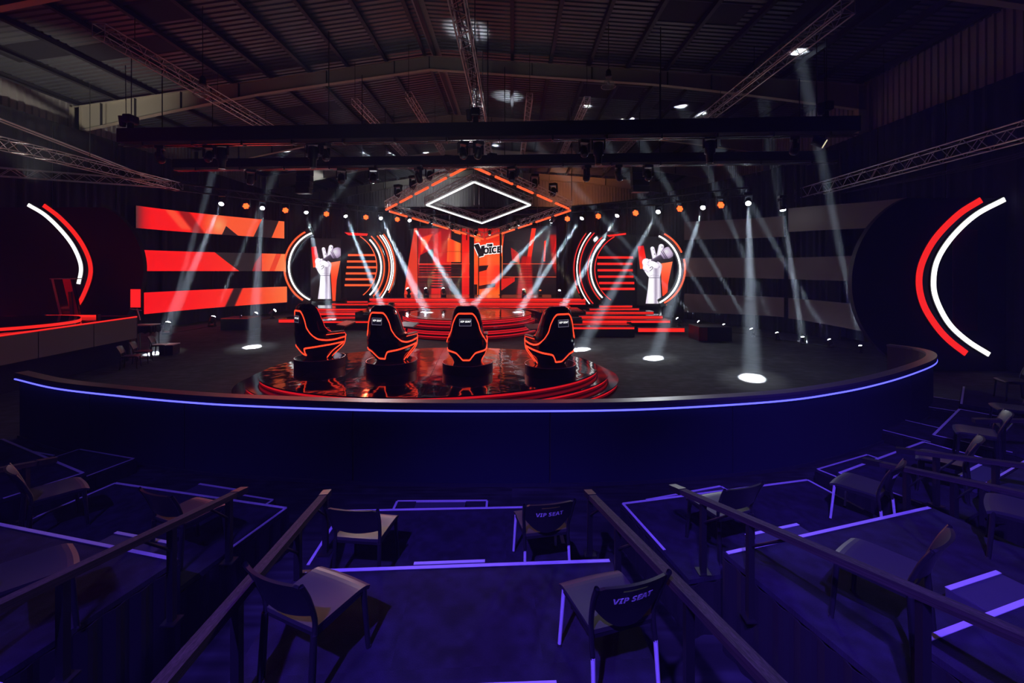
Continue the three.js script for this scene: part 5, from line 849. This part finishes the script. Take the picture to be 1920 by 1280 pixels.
arcPanel('tall black panel with glowing white and red arcs at the right side of the arena', 15, [1772, 530, 175, -1], [[[[1837, 375], [1795, 402], [1752, 446], [1727, 492], [1721, 532], [1730, 572], [1752, 609], [1777, 637], [1809, 662]], 11, M.redarc, 'red_light_arc'],
    [[[1881, 374], [1827, 403], [1784, 443], [1756, 486], [1748, 527], [1754, 563], [1777, 606], [1811, 638], [1852, 664]], 8.5, M.whitearc, 'white_light_arc']], 0.02, 5.95, 1886, (t) => {
  const a = at(1786, 430, 15), b = at(1832, 620, 15); part('inner_board', box(b.x - a.x, a.y - b.y, 0.02, (a.x + b.x) / 2, (a.y + b.y) / 2, -14.995), M.darkred, t);
});
arcPanel('tall black panel with a white and a red glowing arc behind the left platform', 17.6, [139, 505, 130, 1], [[[[84, 385], [112, 406], [140, 435], [160, 465], [171, 495], [170, 522], [156, 558], [140, 582]], 7, M.redarc, 'red_light_arc'],
    [[[55, 384], [85, 402], [112, 427], [135, 455], [149, 482], [154, 505], [149, 532]], 6, M.whitearc, 'white_light_arc']], 0.02, 6.0, -30);

// ---------------------------------------------------------------- left platform with its red edges
{
  const t = thing('side_platform', 'raised black platform with red glowing edges at the left of the arena', 'platform');
  const P = [[-14.35, -16.7], [-13.75, -9.2], [-19.5, -9.2], [-19.5, -16.7]], y1 = 1.72;
  part('top_board', prism(P, y1 - 0.06, y1), M.gloss, t);
  const A = V(-14.35, 0, -16.7), B = V(-13.75, 0, -9.2), D = V(-19.5, 0, -16.7);
  for (let k = 0; k < 4; k++) part('side_board', bar(A.clone().lerp(B, k / 4 + 0.002).setY(1.27), A.clone().lerp(B, (k + 1) / 4 - 0.002).setY(1.27), 0.05, 0.78), M.greypanel, t);
  part('end_board', bar(D.clone().setY(1.27), A.clone().setY(1.27), 0.05, 0.78), M.greypanel, t);
  part('lower_skirt', [bar(A.clone().setY(0.45), B.clone().setY(0.45), 0.02, 0.86).translate(-0.28, 0, 0), bar(D.clone().setY(0.45), A.clone().setY(0.45), 0.02, 0.86).translate(-0.25, 0, 0.1)], M.skirt, t);
  part('red_light_edge', bar(A.clone().setY(1.695), B.clone().setY(1.695), 0.07, 0.045), M.redled, t); part('red_light_edge', bar(D.clone().setY(1.695), A.clone().setY(1.695), 0.07, 0.045), M.redled, t);
  const r = thing('light_ring', 'low round riser with a red glowing band on the left platform', 'stage', [-16.15, 1.72, -13.6]);
  part('riser', disc(2.0, 1.9, 0, 0.16, 64), M.gloss, r); part('light_band', disc(2.02, 1.92, 0.03, 0.12, 64), M.redled, r);
  const q = thing('light_bar', 'red glowing bar lying along the back of the left platform', 'lamp', [-16.3, 1.72, -16.2]); part('tube', rbox(1.9, 0.09, 0.09, 0.02, 0, 0.05, 0), M.redled, q); part('end_block', [box(0.06, 0.12, 0.12, -0.98, 0.06, 0), box(0.06, 0.12, 0.12, 0.98, 0.06, 0)], M.black, q);
  { const l = rect('platform_red_fill', -16.2, 1.95, -13.6, 3.6, 3.2, 2.2, RED); l.lookAt(-16.2, 6, -13.6); }  // added red uplight over the ring, tints the trusses and drape above
  // lectern
  const p = gnd(132, 594, 1.72), l = thing('lectern', 'tall tilted black lectern with a red stripe on the left platform', 'lectern', p, 0.12);
  const slant = (x0, x1, dx, z, th, h = 1.42) => { const s = new THREE.Shape([[x0, 0], [x1, 0], [x1 + dx, h], [x0 + dx, h]].map(([a, b]) => new THREE.Vector2(a, b))), g = new THREE.ExtrudeGeometry(s, { depth: th, bevelEnabled: false }); g.translate(0, 0, z); return g; };
  part('front_panel', slant(-0.22, 0.42, -0.3, 0, 0.05), M.blackgloss, l); part('red_stripe', slant(0.08, 0.34, -0.3, 0.05, 0.012), std(0.42, 0.012, 0.012, 0.5), l); part('side_panel', slant(-0.3, -0.22, -0.3, -0.3, 0.36), M.greypanel, l); part('shelf', box(0.85, 0.03, 0.42, -0.2, 1.43, -0.12), M.greypanel, l); part('leg', slant(0.14, 0.24, -0.08, 0.12, 0.06, 0.95), M.black, l); part('foot', box(0.8, 0.04, 0.5, 0.05, 0.02, 0), M.black, l);
  const sm = gnd(117, 579, 1.72), k = thing('small_lamp', 'small white lamp glowing beside the lectern on the left platform', 'lamp', sm); part('body', cyl(0.05, 0.06, 0.1, 0, 0.05, 0, 12), M.black, k); part('lens', new THREE.SphereGeometry(0.04, 12, 8).translate(0, 0.13, 0.02), glow(1, 0.9, 0.85, 3), k);
}
{ // red monitor on a stand at the platform's far corner
  const a = at(246, 542, 17.3), b = at(265, 576, 17.3), t = thing('monitor', 'small upright red glowing monitor on a stand at the platform corner', 'screen', [(a.x + b.x) / 2, 0, -17.3]);
  const w = b.x - a.x, h = a.y - b.y, y = (a.y + b.y) / 2; part('display', new THREE.PlaneGeometry(w, h).translate(0, y, 0.035), glow(1, 0.015, 0.015, 1.1), t); part('housing', rbox(w + 0.05, h + 0.05, 0.06, 0.01, 0, y, 0), M.black, t); part('pole', rod(V(0, 0.02, -0.02), V(0, y - h / 2, -0.02), 0.025, 8), M.black, t); part('foot', box(0.5, 0.02, 0.4, 0, 0.01, 0), M.black, t); part('bracket', [rod(V(-0.22, b.y - 0.05, 0.02), V(0.24, b.y - 0.12, 0.04), 0.02, 6), rod(V(0.05, b.y - 0.05, 0.03), V(0.18, b.y - 0.5, 0.03), 0.02, 6)], M.alu, t);
}
{ // table and chairs beside the platform
  const p = at(272, 618, 18.2), t = thing('covered_table', 'small table under a black cloth behind the three chairs on the left', 'table', [p.x, 0, -18.2], 0.1), h = 3.5 - (609 - CY) * 18.2 / F;
  part('table_top', rbox(0.82, 0.035, 0.6, 0.01, 0, h, 0), M.greyplate, t);
  for (const [sx, sz] of [[1, 1], [-1, 1], [1, -1], [-1, -1]]) part('leg', rod(V(sx * 0.37, 0, sz * 0.26), V(sx * 0.37, h - 0.02, sz * 0.26), 0.018, 8), M.black, t);
  part('cloth', [0, 1, 2, 3].map((k) => { const g = slab((u, v) => V((u - 0.5) * (k % 2 ? 0.6 : 0.82), h - 0.02 - (0.28 + 0.03 * Math.sin(u * 19)) * (1 - v), 0.012 * Math.sin(u * 26)), (u, v) => V((u - 0.5) * (k % 2 ? 0.6 : 0.82), h - 0.02 - (0.28 + 0.03 * Math.sin(u * 19)) * (1 - v), 0.012 * Math.sin(u * 26) - 0.008), 26, 2); g.translate(0, 0, (k % 2 ? 0.41 : 0.3)); g.rotateY(k * Math.PI / 2); return g; }), M.drape, t);
  placeChair(plain, 257, 691, 0, -1.12, 'black plastic chair nearest the camera in the row of three beside the left platform', FR);
  placeChair(plain, 278, 681, 0, -1.18, 'middle black plastic chair in the row of three beside the left platform', FR);
  placeChair(plain, 309, 667, 0, -1.22, 'farthest black plastic chair in the row of three beside the left platform', FR);
  const b = gnd(318, 664), c = thing('equipment_box', 'small black box on the floor beyond the three chairs on the left', 'box', [b.x, 0, b.z], 0.2); part('case', rbox(0.5, 0.4, 0.55, 0.02, 0, 0.2, 0), M.black, c); part('lid', rbox(0.52, 0.03, 0.57, 0.01, 0, 0.41, 0), M.greyplate, c);
}
// black risers on the arena floor
for (const [px, py, w, h, dp, turn, red, label] of [[440, 619, 1.65, 0.68, 1.2, 0.02, 1, 'black riser with a red top edge on the floor before the left stripe screens'], [1342, 640, 1.6, 0.7, 1.3, 0.0, 2, 'black riser with one red side on the floor before the right stripe panels']]) {
  const p = gnd(px, py), t = thing('floor_riser', label, 'riser', [p.x, 0, p.z - dp / 2], turn); part('body', rbox(w, h, dp, 0.015, 0, h / 2, 0), M.black, t);
  if (red === 1) { part('top', box(w - 0.02, 0.01, dp - 0.02, 0, h + 0.005, 0), M.darkred, t); part('edge_light', box(w - 0.05, 0.015, 0.02, 0, h - 0.01, dp / 2 + 0.008), glow(1, 0.05, 0.03, 0.35), t); }
  else part('red_side', box(0.42, h * 0.9, 0.02, -w / 2 + 0.18, h / 2, dp / 2 + 0.008), std(0.35, 0.02, 0.03, 0.5), t);
}
{ const p = at(452, 592, 24.8); aimHead('small white beam light standing on the left floor riser', 452, 592, 24.8, at(470, 560, 26), 1, beamSpot(1200, 0.06), M.lens, null, (p.y - 0.7) / 0.6, 'floor_light'); }
// cables lying on the floor behind the floor lights
for (const [pts, label] of [[lowR.map(([px, , d]) => [px2x(px, d) + 0.25, d + 0.25]), 'black cable linking the floor lights along the right wall'], [lowL.map(([px, , d]) => [px2x(px, d) - 0.2, d + 0.3]), 'black cable linking the floor lights along the left wall']]) {
  const t = thing('cable', label, 'cable'), P = []; pts.forEach(([x, d], i) => { P.push(V(x, 0.018, -d)); if (i + 1 < pts.length) P.push(V((x + pts[i + 1][0]) / 2 + 0.12, 0.018, -(d + pts[i + 1][1]) / 2 + 0.15)); }); part('lead', tube(P, 0.016, 90, 5), M.rubber, t); part('connector', P.filter((_, i) => i % 2 === 0).map((p) => box(0.08, 0.05, 0.12, p.x, 0.03, p.z)), M.rubber, t);
}
// added unseen spots: up-light onto the metal roof, soft washes onto the end wall
wash(-1.2, 7.6, -22, -2.0, 13.9, -20.0, COOL, 900, 0.16, 4, 0.9);
wash(-6, 8, -19, -8.6, 13.5, -14.6, COOL, 420, 0.14, 4, 0.9);
wash(0.8, 8, -29, -0.2, 14, -27.2, COOL, 700, 0.16, 4, 0.9);
wash(-16.5, 6.5, -15, -20.2, 12.2, -19.5, new THREE.Color(1, 0.95, 0.82), 90, 0.62, 6, 0.9);
wash(-6.5, 9.4, -41.5, -8.5, 11.8, -47, COOL, 60, 0.8, 10, 1);
wash(5, 9.4, -41.5, 6.5, 11.6, -47, new THREE.Color(1, 0.32, 0.14), 60, 0.8, 10, 1);
renderer.render(scene, camera);
